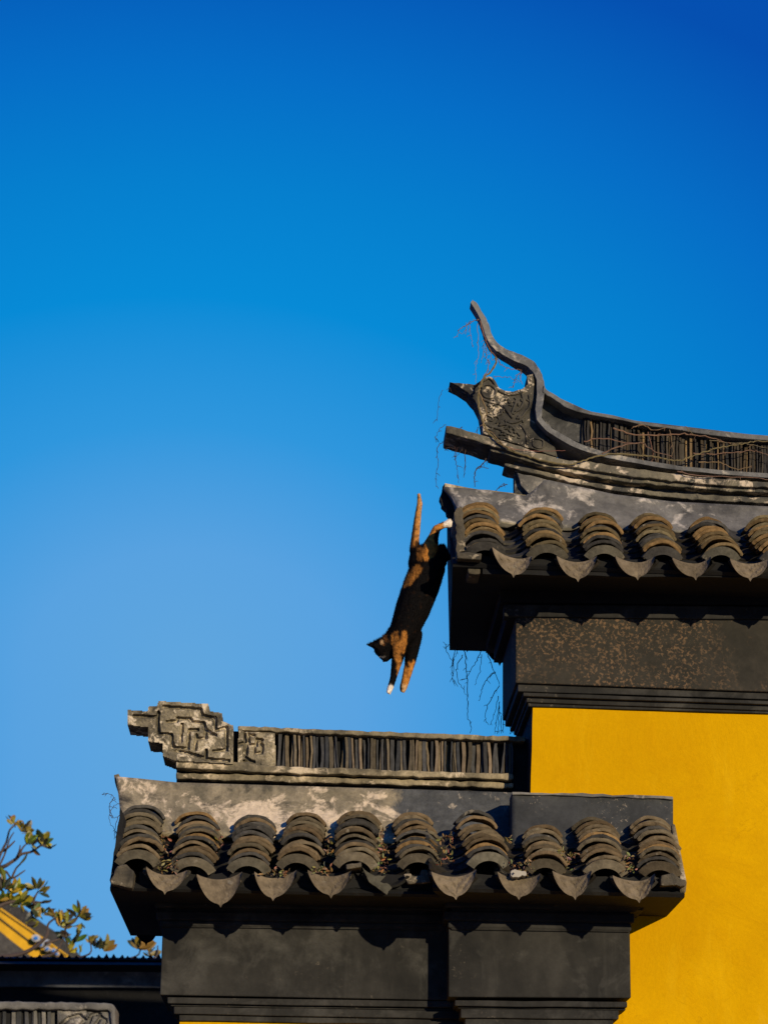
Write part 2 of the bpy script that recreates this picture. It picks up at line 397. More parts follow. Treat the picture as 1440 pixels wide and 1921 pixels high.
def relief(parent, name, poly, grooves, Y0, Y1, mat, gw=2.3, gd=.02, res=1.6):
    """carved panel: a fine height field with cut grooves in front of a solid block"""
    xs = [p[0] for p in poly]; ys = [p[1] for p in poly]; x0, x1, y0, y1 = min(xs), max(xs), min(ys), max(ys)
    segs = [(g[i], g[i+1]) for g in grooves for i in range(len(g)-1)]
    def inside(x, y):
        c = False
        for (ax, ay), (bx, by) in zip(poly, poly[1:]+poly[:1]):
            if (ay > y) != (by > y) and x < (bx-ax)*(y-ay)/(by-ay)+ax: c = not c
        return c
    def gdist(x, y):
        d = 99
        for (ax, ay), (bx, by) in segs:
            vx, vy = bx-ax, by-ay; l = vx*vx+vy*vy or 1e-6; t = max(0, min(1, ((x-ax)*vx+(y-ay)*vy)/l))
            d = min(d, math.hypot(x-ax-t*vx, y-ay-t*vy))
        return d
    nx, ny = int((x1-x0)/res), int((y1-y0)/res); idx = {}; vs = []; fs = []
    def vid(i, j):
        if (i, j) not in idx:
            x, y = x0+(x1-x0)*i/nx, y0+(y1-y0)*j/ny; d = gdist(x, y)
            wv = gw*(1+.3*noise.noise(Vector((x*.1, y*.1, 0))))
            k = max(0, min(1, (wv+1.3-d)/1.3)); e = noise.noise(Vector((x*.05, y*.05, 3)))*.004 + noise.noise(Vector((x*.25, y*.25, 7)))*.0025
            idx[i, j] = len(vs); vs.append(P(x, y, Y0+gd*k+e))
        return idx[i, j]
    for i in range(nx):
        for j in range(ny):
            if inside(x0+(x1-x0)*(i+.5)/nx, y0+(y1-y0)*(j+.5)/ny): fs.append([vid(i, j), vid(i, j+1), vid(i+1, j+1), vid(i+1, j)])
    mb = MB(); mb.add(vs, fs)
    # skirt back to the block
    cnt = {}
    for f in fs:
        for a, b in zip(f, f[1:]+f[:1]): k = (min(a, b), max(a, b)); cnt[k] = cnt.get(k, 0)+1
    for (a, b), c in cnt.items():
        if c == 1:
            pa, pb = vs[a], vs[b]; mb.add([pa, pb, Vector((pb.x, Y1, pb.z)), Vector((pa.x, Y1, pa.z))], [[0, 1, 2, 3]])
    return mb.build(name, mat, parent)
SLP = [(.16, .125, .075), (.055, .055, .055), (.03, .032, .035), (.11, .09, .06), (.17, .13, .085), (.05, .05, .05), (.085, .07, .047)]
SLPU = [(.17, .115, .055), (.05, .043, .032), (.03, .028, .026), (.075, .055, .033), (.035, .033, .03), (.055, .045, .032)]

# ================================================================ tall yellow wall
YW = 8.60
base = P(1200, 1921, YW); base.z = 0
wall = thing('yellow_wall', 'tall yellow plaster wall with a dark frieze, tiled eaves and an upswept curving ridge on top', 'wall', base)
a = P(999, 1328, YW); a2 = P(995, 1480, YW)
mb = MB(); nx, nz = 14, 40; vs = []; xr = a.x+2.6
for i in range(nx+1):
    for j in range(nz+1):
        z = (a.z+.03)*j/nz; xl = a2.x + (a.x-a2.x)*(z-a2.z)/(a.z-a2.z) + .004*noise.noise(Vector((0, 0, z*9))) if z > 1 else a2.x
        x = xl + (xr-xl)*i/nx; vs.append(Vector((x, YW+.005*noise.noise(Vector((x*2, 0, z*2))), z)))
m = nz+1; fs = [[i*m+j, i*m+j+1, (i+1)*m+j+1, (i+1)*m+j] for i in range(nx) for j in range(nz)]
N = len(vs); fs += [[q+N for q in reversed(f)] for f in fs]
rim = [i*m for i in range(nx+1)] + [nx*m+j for j in range(1, nz+1)] + [i*m+nz for i in range(nx-1, -1, -1)] + [j for j in range(nz-1, 0, -1)]
for p, q in zip(rim, rim[1:]+rim[:1]): fs.append([p, q, q+N, p+N])
mb.add(vs+[Vector((p.x, 9.10, p.z)) for p in vs], fs)
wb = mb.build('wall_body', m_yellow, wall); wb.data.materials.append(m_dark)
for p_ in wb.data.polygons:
    if abs(p_.normal.x) > .8 and p_.center.x < a.x+.1: p_.material_index = 1  # left end face in near-black plaster; its shade is put into the colour
XR = 1660
def hl(x0, y0, x1=1440, y1=None):       # line of the upper wall's courses, extended past the frame
    s = (y1-y0)/(x1-x0); return [(x0, y0), (XR, y0+s*(XR-x0))]
mb = MB(); strip(mb, hl(967, 1148, 1440, 1162), hl(963, 1281, 1440, 1298), 8.55, 9.15, 60, .3); mb.build('frieze', m_friezeup, wall, bevel=.004)
mb = MB()
strip(mb, hl(968, 1283, 1440, 1300), hl(971, 1297, 1440, 1312), 8.565, 9.135, 60, .3)
strip(mb, hl(978, 1299, 1440, 1315), hl(981, 1306, 1440, 1322), 8.560, 9.14, 60, .3)
strip(mb, hl(981, 1306.3, 1440, 1322.3), hl(987, 1318, 1440, 1333), 8.578, 9.122, 60, .3)
strip(mb, hl(988, 1319, 1440, 1334), hl(990, 1325, 1440, 1339), 8.588, 9.112, 60, .3)
mb.build('cornice', m_frieze, wall, bevel=.003)
# soffit of the eaves
YE = 8.22
zf = 0
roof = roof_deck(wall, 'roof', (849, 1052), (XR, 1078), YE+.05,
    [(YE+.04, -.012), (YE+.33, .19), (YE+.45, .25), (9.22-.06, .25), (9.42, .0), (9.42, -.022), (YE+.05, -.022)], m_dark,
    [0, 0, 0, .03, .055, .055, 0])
mb = MB(); strip(mb, hl(951, 1085, 1440, 1095), hl(951, 1160, 1440, 1170), 8.557, 9.2, 60, .2); strip(mb, hl(938, 1095, 1440, 1100), hl(938, 1130, 1440, 1135), 8.535, 9.26, 60, .2); mb.build('eave_corbel', m_dark, wall)
mb = MB()
strip(mb, hl(930, 1133, 1440, 1137), hl(945, 1157, 1440, 1162), 8.537, 8.6, 60, .3)
mb.build('eave_moulding', m_frieze, wall, bevel=.005)
mb = MB(); strip(mb, [(905, 1044), (1440, 1056), (XR, 1062)], [(905, 1078), (1440, 1084), (XR, 1088)], YE+.055, YE+.085, 40, .8); mb.build('eave_board', m_dark, roof)
UT = [((911, 1014), (900, 946), 78, 9), ((1027, 1019), (1013, 957), 80, 8), ((1134, 1021), (1119, 964), 76, 8), ((1243, 1023), (1219, 967), 75, 8), ((1352, 1024), (1325, 973), 73, 8), ((1461, 1027), (1430, 974), 74, 8), ((1568, 1031), (1535, 978), 74, 8)]
for i, (b, t, wd, n) in enumerate(UT): tile_row(roof, b, t, wd, YE+.02, 8.52, n, .26, (.135, .10, .05))
UD = [((923, 1026), (997, 1043), (963, 1084)), ((1044, 1043), (1119, 1043), (1084, 1092)), ((1154, 1043), (1228, 1043), (1196, 1089)), ((1261, 1046), (1333, 1044), (1305, 1089)), ((1369, 1047), (1445, 1046), (1407, 1091)), ((1480, 1050), (1555, 1050), (1520, 1095))]
for L, Rt, tp in UD:
    drip_tile(roof, L, Rt, tp, YE)
    cx = (L[0]+Rt[0])/2; pan_row(roof, (cx+1, L[1]+12), (cx-18, 985), 90, YE+.03, 8.52)
mb = MB(); slab(mb, [(856, 1034), (903, 1038), (903, 1050), (857, 1047)], YE, 8.5, None, 10, .7); slab(mb, [(878, 1058), (900, 1052), (901, 1077), (878, 1076)], YE+.06, 8.4, None, 8, 1)
mb.build('end_block', m_endb, roof, bevel=.004)
for L, Rt, tp in (((846, 1192), (905, 1196), (876, 1224)), ((905, 1197), (966, 1201), (937, 1250))): drip_tile(roof, L, Rt, tp, 9.42, (.012, .011, .01))  # back-eave drip tiles in near black, their shade put into the colour
# verge: rough plaster closing the left end of the tiles
mb = MB()
slab(mb, [(852, 962), (866, 950), (874, 1034), (857, 1036)], YE+.06, 8.6, None, 7, 1.2)
mb.build('verge', m_endb, roof)
# plaster sweep
mb = MB()
ct = [(832, 908), (860, 913), (900, 919), (965, 927), (985, 930), (1000, 920), (1022, 899), (1078, 911), (1151, 927), (1262, 941), (1440, 950), (XR, 960)]
cb = [(832, 952), (862, 965), (900, 975), (1050, 990), (1440, 1005), (XR, 1010)]
cove(mb, ct, cb, 8.67, 8.57, 860, XR, nx=90, flare=28)
mb.build('plaster_sweep', m_cove_grey, roof, smooth=True)
mb = MB()   # flaring end of the sweep, seen from below, its shade put in the colour
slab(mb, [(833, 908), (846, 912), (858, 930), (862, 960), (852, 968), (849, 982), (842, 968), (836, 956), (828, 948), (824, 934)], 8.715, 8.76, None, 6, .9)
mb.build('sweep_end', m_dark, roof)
mb = MB(); strip(mb, [(832, 907), (900, 917), (1045, 936)], [(834, 917), (900, 926), (1045, 944)], 8.685, 8.72, 20, .7); mb.build('sweep_edge', m_mould, roof)
# ---- ridge of the tall wall
e0 = [(836, 797), (880, 808), (930, 822), (1000, 846), (1060, 862), (1120, 868), (1200, 880), (1300, 893), (1440, 904), (XR, 918)]
e1 = [(836, 811), (880, 824), (919, 836), (967, 849), (1022, 866), (1067, 874), (1125, 885), (1180, 893), (1262, 902), (1345, 910), (1440, 914), (XR, 930)]
e2 = [(919, 845), (967, 858), (1022, 876), (1067, 885), (1125, 896), (1180, 905), (1262, 912), (1345, 919), (1440, 924), (XR, 940)]
e3 = [(946, 867), (1022, 885), (1078, 898), (1125, 907), (1151, 912), (1262, 924), (1345, 929), (1440, 933), (XR, 949)]
e4 = [(946, 874), (1022, 893), (1078, 906), (1125, 915), (1151, 920), (1262, 934), (1345, 940), (1440, 944), (XR, 960)]
sb = [(1019, 790), (1036, 804), (1061, 820), (1089, 834), (1128, 847), (1151, 853), (1207, 864), (1276, 875), (1345, 882), (1440, 889), (XR, 905)]
st = [(1044, 748), (1068, 767), (1109, 777), (1179, 789), (1262, 806), (1345, 819), (1440, 827), (XR, 842)]
mb = MB()
strip(mb, [(965, 856), (1022, 872), (1100, 880), (1440, 905), (XR, 920)], [(965, 925), (1060, 938), (1262, 950), (1440, 958), (XR, 968)], 8.80, 8.87, 40, 0)
slab(mb, [(1009, 750), (1022, 740), (1044, 750), (1075, 775), (XR, 845), (XR, 900), (1128, 846), (1061, 820), (1020, 792)], 8.81, 8.86)
ridge = mb.build('ridge', m_panel, wall)
mb = MB(); strip(mb, e0, e1, 8.735, 8.92, 10, .7); strip(mb, e1, e2, 8.755, 8.90, 10, .7); mb.build('ridge_moulding', m_mouldup, ridge, bevel=.004)
mb = MB(); strip(mb, e3, e4, 8.765, 8.89, 10, .7); mb.build('ridge_moulding', m_mouldup, ridge, bevel=.004)
mb = MB(); slab(mb, [(969, 886), (1022, 898), (1055, 908), (1050, 930), (990, 925), (976, 910)], 8.775, 8.88, None, 12, .7); mb.build('ridge_base', m_cove_grey, ridge, bevel=.004)
mb = MB()
hornO = [(886, 562), (896, 570), (907, 590), (917, 609), (923, 629), (936, 646), (955, 657), (978, 665), (1000, 678), (1011, 692), (1018, 709), (1022, 728), (1019, 751), (1016, 770), (1019, 789), (1036, 803), (1061, 819), (1089, 833), (1128, 846), (1151, 852), (1207, 863), (1276, 874), (1345, 881), (1440, 888), (XR, 904)]
hornI = [(883, 567), (894, 585), (904, 608), (911, 630), (921, 648), (936, 661), (955, 672), (978, 682), (995, 692), (1004, 706), (1007, 724), (1006, 747), (1004, 767), (1007, 786), (1020, 803), (1037, 816), (1061, 830), (1089, 843), (1128, 856), (1151, 861), (1207, 871), (1276, 882), (1345, 889), (1440, 896), (XR, 912)]
def ribbon(mb, A, B, Y0, Y1, jag=.4, k=3):
    va = smoothpts([Vector((x, y, 0)) for x, y in A], k); vb = smoothpts([Vector((x, y, 0)) for x, y in B], k); vs = []
    n = len(va); m = len(Y0) if isinstance(Y0, list) else 0
    for i, (p, q) in enumerate(zip(va, vb)):
        t = i/(n-1)*(len(A)-1)
        y0 = Y0(t) if callable(Y0) else Y0; y1 = Y1(t) if callable(Y1) else Y1
        a_ = P(p.x+random.gauss(0, jag), p.y+random.gauss(0, jag), y0); b_ = P(q.x+random.gauss(0, jag), q.y+random.gauss(0, jag), y0)
        vs += [a_, b_, Vector((b_.x, y1, b_.z)), Vector((a_.x, y1, a_.z))]
    fs = [[0, 1, 2, 3], [4*n-1, 4*n-2, 4*n-3, 4*n-4]]
    for i in range(n-1):
        for c in range(4): fs.append([4*i+c, 4*i+4+c, 4*i+4+(c+1) % 4, 4*i+(c+1) % 4])
    mb.add(vs, fs)
ribbon(mb, hornO, hornI, lambda t: 8.79-.06*min(1, max(0, (t-6)/7)), lambda t: 8.855+.07*min(1, max(0, (t-6)/7)))
mb.build('ridge_horn', m_horn, ridge, bevel=.004)
mb = MB()
ribbon(mb, [(1019, 722), (1025, 730), (1044, 742), (1068, 755), (1109, 771), (1151, 779), (1207, 791), (1276, 800), (1359, 809), (1440, 817), (XR, 832)],
       [(1017, 735), (1026, 741), (1044, 752), (1068, 767), (1109, 778), (1151, 785), (1207, 797), (1276, 807), (1359, 819), (1440, 826), (XR, 841)], 8.742, 8.915)
mb.build('ridge_cap', m_horn, ridge, bevel=.004)
slats(ridge, st, sb, 1090, XR-20, 8.775, 8.83, 5.0, SLPU, .8)
# dragon-head block under the horn
mb = MB()
slab(mb, [(843, 716), (861, 718), (889, 721), (899, 719), (906, 711), (917, 705), (925, 712), (932, 726), (948, 733), (962, 734), (980, 729), (990, 720), (988, 704), (1000, 700), (1004, 760), (1010, 800), (1040, 838), (1045, 858), (1000, 842), (940, 824), (905, 812), (904, 790), (900, 770), (891, 752), (877, 736), (858, 724)], 8.775, 8.885, None, 9, .5)
head = mb.build('carved_head', m_carveup, ridge, bevel=.006)
mb = MB()
def rel(mb, pts, r, Y=8.772, flat=1.0):
    p3 = smoothpts([P(x, y, Y) for x, y in pts], 4); n = len(p3)
    tube(mb, p3, [r/F*8.8*(.55+.45*math.sin(math.pi*min(1, max(0, (i+1)/(n+1))))) for i in range(n)], 8)
def inside_head(x, y): return 908 < x < 986 and y > 742 and y < 815+(x-940)*.2
for pts, r in (([(903, 728), (908, 722), (920, 722), (930, 730), (927, 742), (915, 746), (906, 740), (903, 730)], 3.2), ([(906, 748), (922, 755), (938, 757), (948, 766), (957, 778), (961, 784)], 3.6), ([(969, 752), (964, 764), (959, 777)], 3.0),
    ([(890, 724), (906, 714), (918, 709), (926, 716), (934, 730), (948, 738), (966, 739), (984, 733)], 3.4), ([(978, 738), (982, 752), (976, 766), (966, 772)], 3), ([(912, 778), (926, 781), (940, 776)], 2.6), ([(992, 740), (994, 760), (986, 772), (975, 786)], 3),
    ([(908, 792), (920, 800), (936, 804), (950, 812), (966, 818)], 3), ([(935, 798), (950, 796), (964, 804), (976, 818)], 3.4), ([(975, 795), (984, 806), (990, 820)], 2.6), ([(946, 788), (958, 793), (972, 790), (984, 783)], 2.6), ([(930, 765), (928, 774), (936, 786), (930, 794)], 2.4),
    ([(1000, 822), (1000, 836), (1016, 840), (1018, 826), (1000, 822)], 2.0), ([(987, 812), (988, 832)], 2)):
    rel(mb, pts, r)
for k in range(46):
    x, y, t = random.uniform(906, 990), random.uniform(745, 818), random.uniform(0, 6.3)
    if inside_head(x, y): q = random.uniform(4, 8); rel(mb, [(x, y), (x+q*math.cos(t), y+q*math.sin(t)), (x+q*1.3*math.cos(t+.8), y+q*1.3*math.sin(t+.8))], random.uniform(1.6, 2.8))
for k in range(26):
    x, y = random.uniform(936, 968), random.uniform(802, 824); rel(mb, [(x, y), (x+1.5, y+1), (x+3, y)], 2.3, 8.771)
mb.build('carving', m_carveup, head, smooth=True)

# ================================================================ lower boundary wall, left
YL, YLE = 8.58, 8.25
base = P(550, 1921, YL); base.z = 0
low = thing('boundary_wall', 'lower wall with fretwork ridge end, upright ridge tiles and curved tile eaves, left of the yellow wall', 'wall', base)
p0 = P(337, 1914, 8.62); p1 = P(990, 1930, 8.62)
mb = MB(); box(mb, (p0.x, 8.62, 0), (p1.x, 9.06, p0.z+.005)); mb.build('wall_body', m_yellow, low)
mb = MB(); slab(mb, [(305, 1738), (990, 1745), (990, 1880), (300, 1867)], YL, 9.08); mb.build('frieze', m_frieze, low, bevel=.004)
mb = MB()
strip(mb, [(312, 1871), (990, 1881)], [(314, 1883), (990, 1893)], 8.583, 9.075, 60, .3)
strip(mb, [(318, 1884), (990, 1895)], [(320, 1888), (990, 1899)], 8.60, 9.06, 60, .2)
strip(mb, [(319, 1888.3), (990, 1899.3)], [(326, 1903), (990, 1915)], 8.592, 9.07, 60, .3)
strip(mb, [(326, 1903.3), (990, 1915.3)], [(336, 1915), (990, 1927)], 8.606, 9.065, 60, .3)
mb.build('cornice', m_frieze, low, bevel=.004)
lroof = roof_deck(low, 'roof', (207, 1660), (985, 1676), YLE+.05,
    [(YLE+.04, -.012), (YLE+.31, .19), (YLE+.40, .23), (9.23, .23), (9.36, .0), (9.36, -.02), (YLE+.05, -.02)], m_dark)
mb = MB()
strip(mb, [(290, 1691), (990, 1700)], [(290, 1702), (990, 1711)], 8.545, 9.2, 60, .3)
strip(mb, [(288, 1709), (990, 1717)], [(293, 1726), (990, 1734)], 8.558, 9.15, 60, .3)
strip(mb, [(293, 1726.3), (990, 1734.3)], [(303, 1737), (990, 1744)], 8.566, 9.13, 60, .3)
strip(mb, [(300, 1660), (990, 1670)], [(300, 1740), (990, 1748)], 8.57, 9.1, 60, .2)
mb.build('eave_moulding', m_frieze, low, bevel=.006)
mb = MB(); strip(mb, [(262, 1636), (810, 1640)], [(262, 1668), (810, 1668)], YLE+.06, YLE+.09, 20, 1.6); mb.build('eave_board', m_dark, lroof)
LT = [((259, 1592), (267, 1516), 82, 8), ((363, 1606), (376, 1529), 82, 9), ((468, 1606), (481, 1532), 80, 9), ((560, 1600), (576, 1530), 78, 9), ((668, 1596), (675, 1522), 82, 8), ((785, 1599), (778, 1529), 78, 9)]
for b, t, wd, n in LT: tile_row(lroof, b, t, wd, YLE+.02, 8.57, n, .06)
LD = [((274, 1627), (351, 1633), (309, 1679)), ((369, 1641), (454, 1636), (414, 1703)), ((477, 1636), (556, 1633), (512, 1691)), ((577, 1633), (659, 1633), (621, 1686))]
for L, Rt, tp in LD:
    drip_tile(lroof, L, Rt, tp, YLE); cx = (L[0]+Rt[0])/2
    pan_row(lroof, (cx, L[1]+12), (cx+10, 1560), 90, YLE+.03, 8.57)
for L, Rt, tp in (((247, 1728), (300, 1732), (274, 1776)), ((302, 1732), (358, 1735), (330, 1795))): drip_tile(lroof, L, Rt, tp, 9.36, (.012, .011, .01))  # rear drip tiles, darkened in colour for the shade behind the eave
mb = MB()   # broken drip tile
slab(mb, [(679, 1627), (690, 1637), (703, 1644), (724, 1643), (713, 1655), (731, 1661), (735, 1666), (725, 1679), (710, 1668), (692, 1655)], YLE+.005, YLE+.018, (.075, .07, .05), 6, .6)
mb.build('drip_tile', m_tile, lroof, label='broken eave tile with half of its point missing')
pan_row(lroof, (723, 1645), (727, 1560), 90, YLE+.03, 8.57)
pan_row(lroof, (837, 1648), (828, 1560), 80, YLE+.06, 8.57)
mb = MB(); slab(mb, [(757, 1640), (770, 1638), (774, 1644), (788, 1643), (790, 1631), (803, 1632), (808, 1656), (765, 1659)], YLE+.02, 8.5, None, 8, .8)
slab(mb, [(648, 1622), (678, 1617), (679, 1627), (650, 1631)], YLE-.02, 8.4, None, 8, .6)
mb.build('end_block', m_endb, lroof, bevel=.004)
mb = MB(); slab(mb, [(219, 1625), (237, 1621), (252, 1635), (247, 1667), (206, 1659), (207, 1650)], YLE-.01, 8.5, None, 8, .9)
mb.build('end_block', m_endb, lroof, bevel=.005)
mb = MB(); slab(mb, [(226, 1515), (232, 1528), (226, 1600), (222, 1640), (206, 1652), (212, 1610), (219, 1560)], YLE+.08, 8.7, None, 9, .8); mb.build('verge', m_dark, lroof)
mb = MB()
ct = [(217, 1456), (330, 1468), (960, 1487), (1000, 1489)]; cb = [(217, 1560), (600, 1580), (1000, 1590)]
cove(mb, ct, cb, 8.69, 8.56, 226, 985, nx=80, flare=9)
# warm lichened part of the sweep and the bare grey part by the yellow wall share one sheet
def cove_mat():
    m_, t, b = newmat('boundary_sweep_plaster', .88); n = NT(t)
    sx = n.n('ShaderNodeSeparateXYZ'); n.l(n.geo, sx.inputs[0])
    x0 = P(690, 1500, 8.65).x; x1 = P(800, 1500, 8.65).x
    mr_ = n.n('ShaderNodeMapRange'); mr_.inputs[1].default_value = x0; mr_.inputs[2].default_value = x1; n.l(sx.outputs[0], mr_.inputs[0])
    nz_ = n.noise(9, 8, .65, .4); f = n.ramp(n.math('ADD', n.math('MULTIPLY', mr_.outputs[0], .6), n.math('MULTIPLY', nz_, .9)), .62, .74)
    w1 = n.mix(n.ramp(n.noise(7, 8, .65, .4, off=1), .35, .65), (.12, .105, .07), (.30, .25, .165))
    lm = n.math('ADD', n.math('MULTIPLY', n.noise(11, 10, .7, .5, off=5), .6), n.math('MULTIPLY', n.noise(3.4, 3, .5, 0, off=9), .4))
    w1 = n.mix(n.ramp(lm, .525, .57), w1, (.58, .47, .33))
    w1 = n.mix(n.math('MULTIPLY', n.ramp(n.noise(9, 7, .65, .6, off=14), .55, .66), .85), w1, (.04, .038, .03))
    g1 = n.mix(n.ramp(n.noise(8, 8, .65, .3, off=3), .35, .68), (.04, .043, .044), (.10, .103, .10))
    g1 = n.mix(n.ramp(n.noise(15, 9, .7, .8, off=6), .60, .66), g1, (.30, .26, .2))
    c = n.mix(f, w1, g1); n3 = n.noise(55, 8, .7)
    c = n.mix(.6, c, n.ramp(n3, .25, .75, (.4, .4, .4), (1.45, 1.45, 1.45)), 'MULTIPLY')
    n.l(c, b.inputs['Base Color']); n.bump(b, n.math('ADD', n3, n.noise(14, 8, .7, off=5)), .5, .012); return m_
mb.build('plaster_sweep', cove_mat(), lroof, smooth=True)
mb = MB(); slab(mb, [(214, 1454), (222, 1452), (228, 1462), (230, 1490), (231, 1516), (226, 1512), (222, 1490), (215, 1468)], 8.705, 9.0, None, 6, .8); mb.build('sweep_end', m_mould, lroof)
# ridge of the lower wall
mb = MB()
strip(mb, [(331, 1426), (965, 1440)], [(331, 1475), (965, 1492)], 8.80, 8.87, 60, 0)
slab(mb, [(437, 1372), (968, 1386), (1000, 1387), (1000, 1500), (958, 1500), (958, 1455), (437, 1440)], 8.805, 8.87)
lridge = mb.build('ridge', m_dark, low)  # dark core; shade in the gaps and beside the tall wall is coloured in
mb = MB()
strip(mb, [(330, 1424), (447, 1430), (515, 1437), (963, 1452)], [(330, 1441), (515, 1450), (963, 1463)], 8.74, 8.92, 11, .75)
mb.build('ridge_moulding', m_mould, lridge, bevel=.005)
mb = MB(); strip(mb, [(330, 1449), (963, 1468)], [(330, 1461), (963, 1479)], 8.765, 8.9, 11, .8); mb.build('ridge_moulding', m_mould, lridge, bevel=.006)
mb = MB(); strip(mb, [(446, 1362), (560, 1367), (960, 1381), (985, 1382)], [(446, 1369), (560, 1375), (960, 1391), (985, 1392)], 8.745, 8.915, 10, .8)
mb.build('ridge_cap', m_mould, lridge, bevel=.004)
slats(lridge, [(500, 1372), (560, 1375), (960, 1390)], [(500, 1440), (560, 1443), (963, 1453)], 518, 960, 8.765, 8.84, 6.2, SLP, 2.2)
z5 = lambda pts: [(190+x/3.349, 1290+y/3.349) for x, y in pts]
fin = z5([(165, 140), (290, 150), (300, 115), (350, 115), (360, 85), (670, 103), (683, 150), (755, 160), (765, 212), (828, 240), (828, 480), (470, 460), (385, 430), (385, 350), (295, 340), (295, 250), (165, 235)])
gr = [z5(g_) for g_ in ([(205, 180), (355, 185), (360, 292), (440, 296), (447, 376), (545, 384), (552, 268), (605, 266)], [(357, 185), (360, 155)], [(392, 120), (625, 138), (636, 178), (715, 192), (721, 270), (786, 252), (788, 392), (706, 402)],
    [(415, 215), (472, 214), (482, 194), (560, 198), (574, 216), (648, 226), (656, 318), (612, 322)], [(508, 232), (500, 340)], [(655, 290), (655, 262), (690, 290), (720, 300)], [(470, 400), (545, 412), (640, 440)], [(660, 395), (655, 450), (800, 462)], [(600, 300), (590, 390)])]
relief(lridge, 'ridge_finial', fin, gr, 8.73, 8.895, m_carve)
pan2 = z5([(862, 244), (1090, 252), (1095, 495), (858, 480)])
gr2 = [z5(g_) for g_ in ([(900, 270), (1080, 275)], [(900, 290), (905, 350), (870, 355)], [(905, 350), (895, 430), (940, 462)], [(925, 290), (930, 360), (975, 365), (975, 325), (1010, 330)], [(915, 350), (912, 420)], [(960, 365), (965, 415), (1010, 410), (1012, 360)], [(1000, 345), (1010, 385)], [(895, 462), (960, 468)], [(945, 300), (960, 300)])]
relief(lridge, 'carved_panel', pan2, gr2, 8.748, 8.89, m_carve, 1.9)

# ================================================================ pier of the lower wall against the yellow wall
YP, YPE = 8.45, 8.13
base = P(1010, 1921, YP); base.z = 0
pier = thing('wall_pier', 'projecting pier with three tile stacks and plain plaster cap against the yellow wall', 'pier', base)
p0 = P(872, 1921, 8.49); p1 = P(1160, 1921, 8.49)
mb = MB(); box(mb, (p0.x, 8.49, 0), (p1.x, YW-.003, p0.z-.002)); mb.build('pier_body', m_yellow, pier)
mb = MB(); slab(mb, [(841, 1742), (1181, 1748), (1183, 1873), (841, 1871)], YP, YW+.1); mb.build('frieze', m_frieze, pier, bevel=.004)
mb = MB()
strip(mb, [(851, 1877), (1179, 1880)], [(853, 1888), (1176, 1891)], 8.456, 8.597, 60, .3)
strip(mb, [(856, 1889), (1175, 1892)], [(858, 1893), (1173, 1896)], 8.475, 8.596, 60, .3)
strip(mb, [(857, 1893.3), (1173, 1896.3)], [(864, 1910), (1160, 1913)], 8.465, 8.595, 60, .3)
strip(mb, [(864, 1910.3), (1160, 1913.3)], [(872, 1925), (1150, 1926)], 8.478, 8.594, 60, .3)
mb.build('cornice', m_frieze, pier, bevel=.004)
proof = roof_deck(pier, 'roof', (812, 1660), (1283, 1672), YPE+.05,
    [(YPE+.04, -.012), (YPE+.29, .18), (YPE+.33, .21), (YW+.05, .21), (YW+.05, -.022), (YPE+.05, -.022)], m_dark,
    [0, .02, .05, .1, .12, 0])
mb = MB()
strip(mb, [(845, 1660), (1186, 1668)], [(845, 1745), (1182, 1750)], 8.44, 8.6, 60, .2)
ruled(mb, [P(1238, 1676, 8.33), P(1238, 1676, 8.6), P(1230, 1700, 8.6), P(1196, 1716, 8.6), P(1192, 1712, 8.43)], [p-Vector((.3, 0, 0)) for p in (P(1238, 1676, 8.33), P(1238, 1676, 8.6), P(1230, 1700, 8.6), P(1196, 1716, 8.6), P(1192, 1712, 8.43))])
strip(mb, [(834, 1691), (1208, 1697)], [(834, 1702), (1208, 1708)], 8.415, 8.6, 60, .3)
strip(mb, [(827, 1709), (1194, 1714)], [(832, 1727), (1190, 1732)], 8.428, 8.6, 60, .3)
strip(mb, [(832, 1727.3), (1190, 1732.3)], [(840, 1741), (1184, 1747)], 8.437, 8.6, 60, .3)
mb.build('eave_moulding', m_frieze, pier, bevel=.006)
mb = MB(); strip(mb, [(812, 1640), (1262, 1646)], [(812, 1668), (1262, 1672)], YPE+.06, YPE+.09, 20, 1.6); mb.build('eave_board', m_dark, proof)
PT = [((915, 1596), (889, 1527), 78, 8), ((1024, 1609), (1017, 1547), 74, 8), ((1136, 1610), (1115, 1535), 82, 8), ((1239, 1613), (1226, 1535), 78, 9)]
for b, t, wd, n in PT: tile_row(proof, b, t, wd, YPE+.02, 8.42, n, .1)
PD = [((809, 1636), (893, 1632), (855, 1689)), ((933, 1636), (1013, 1640), (973, 1689)), ((1036, 1634), (1109, 1634), (1079, 1689)), ((1149, 1643), (1228, 1640), (1199, 1695))]
for L, Rt, tp in PD:
    drip_tile(proof, L, Rt, tp, YPE); cx = (L[0]+Rt[0])/2; pan_row(proof, (cx, L[1]+12), (cx-12, 1562), 90, YPE+.03, 8.42)
mb = MB()
slab(mb, [(1240, 1642), (1262, 1638), (1286, 1652), (1285, 1663), (1240, 1662)], YPE, 8.4, None, 8, .9)
mb.build('end_block', m_endb, proof, bevel=.004)
mb = MB()
va = [P(1258, 1545, 8.40), P(1266, 1545, 8.40), P(1288, 1655, YPE+.02), P(1276, 1655, YPE+.02)]
ruled(mb, va, [p+Vector((0, .03, -.035)) for p in va]); mb.build('verge', m_mould, proof, bevel=.006)
mb = MB()
cove(mb, [(950, 1489), (1270, 1498)], [(950, 1585), (1280, 1595)], 8.51, 8.42, 961, 1262, nx=40, flare=0)
mb.build('plaster_sweep', m_pierplaster, proof, smooth=True)
mb = MB(); strip(mb, [(960, 1486), (1262, 1494)], [(960, 1491), (1262, 1499)], 8.50, YW+.02, 18, .8); mb.build('cap_edge', m_cove_grey, proof, bevel=.003)

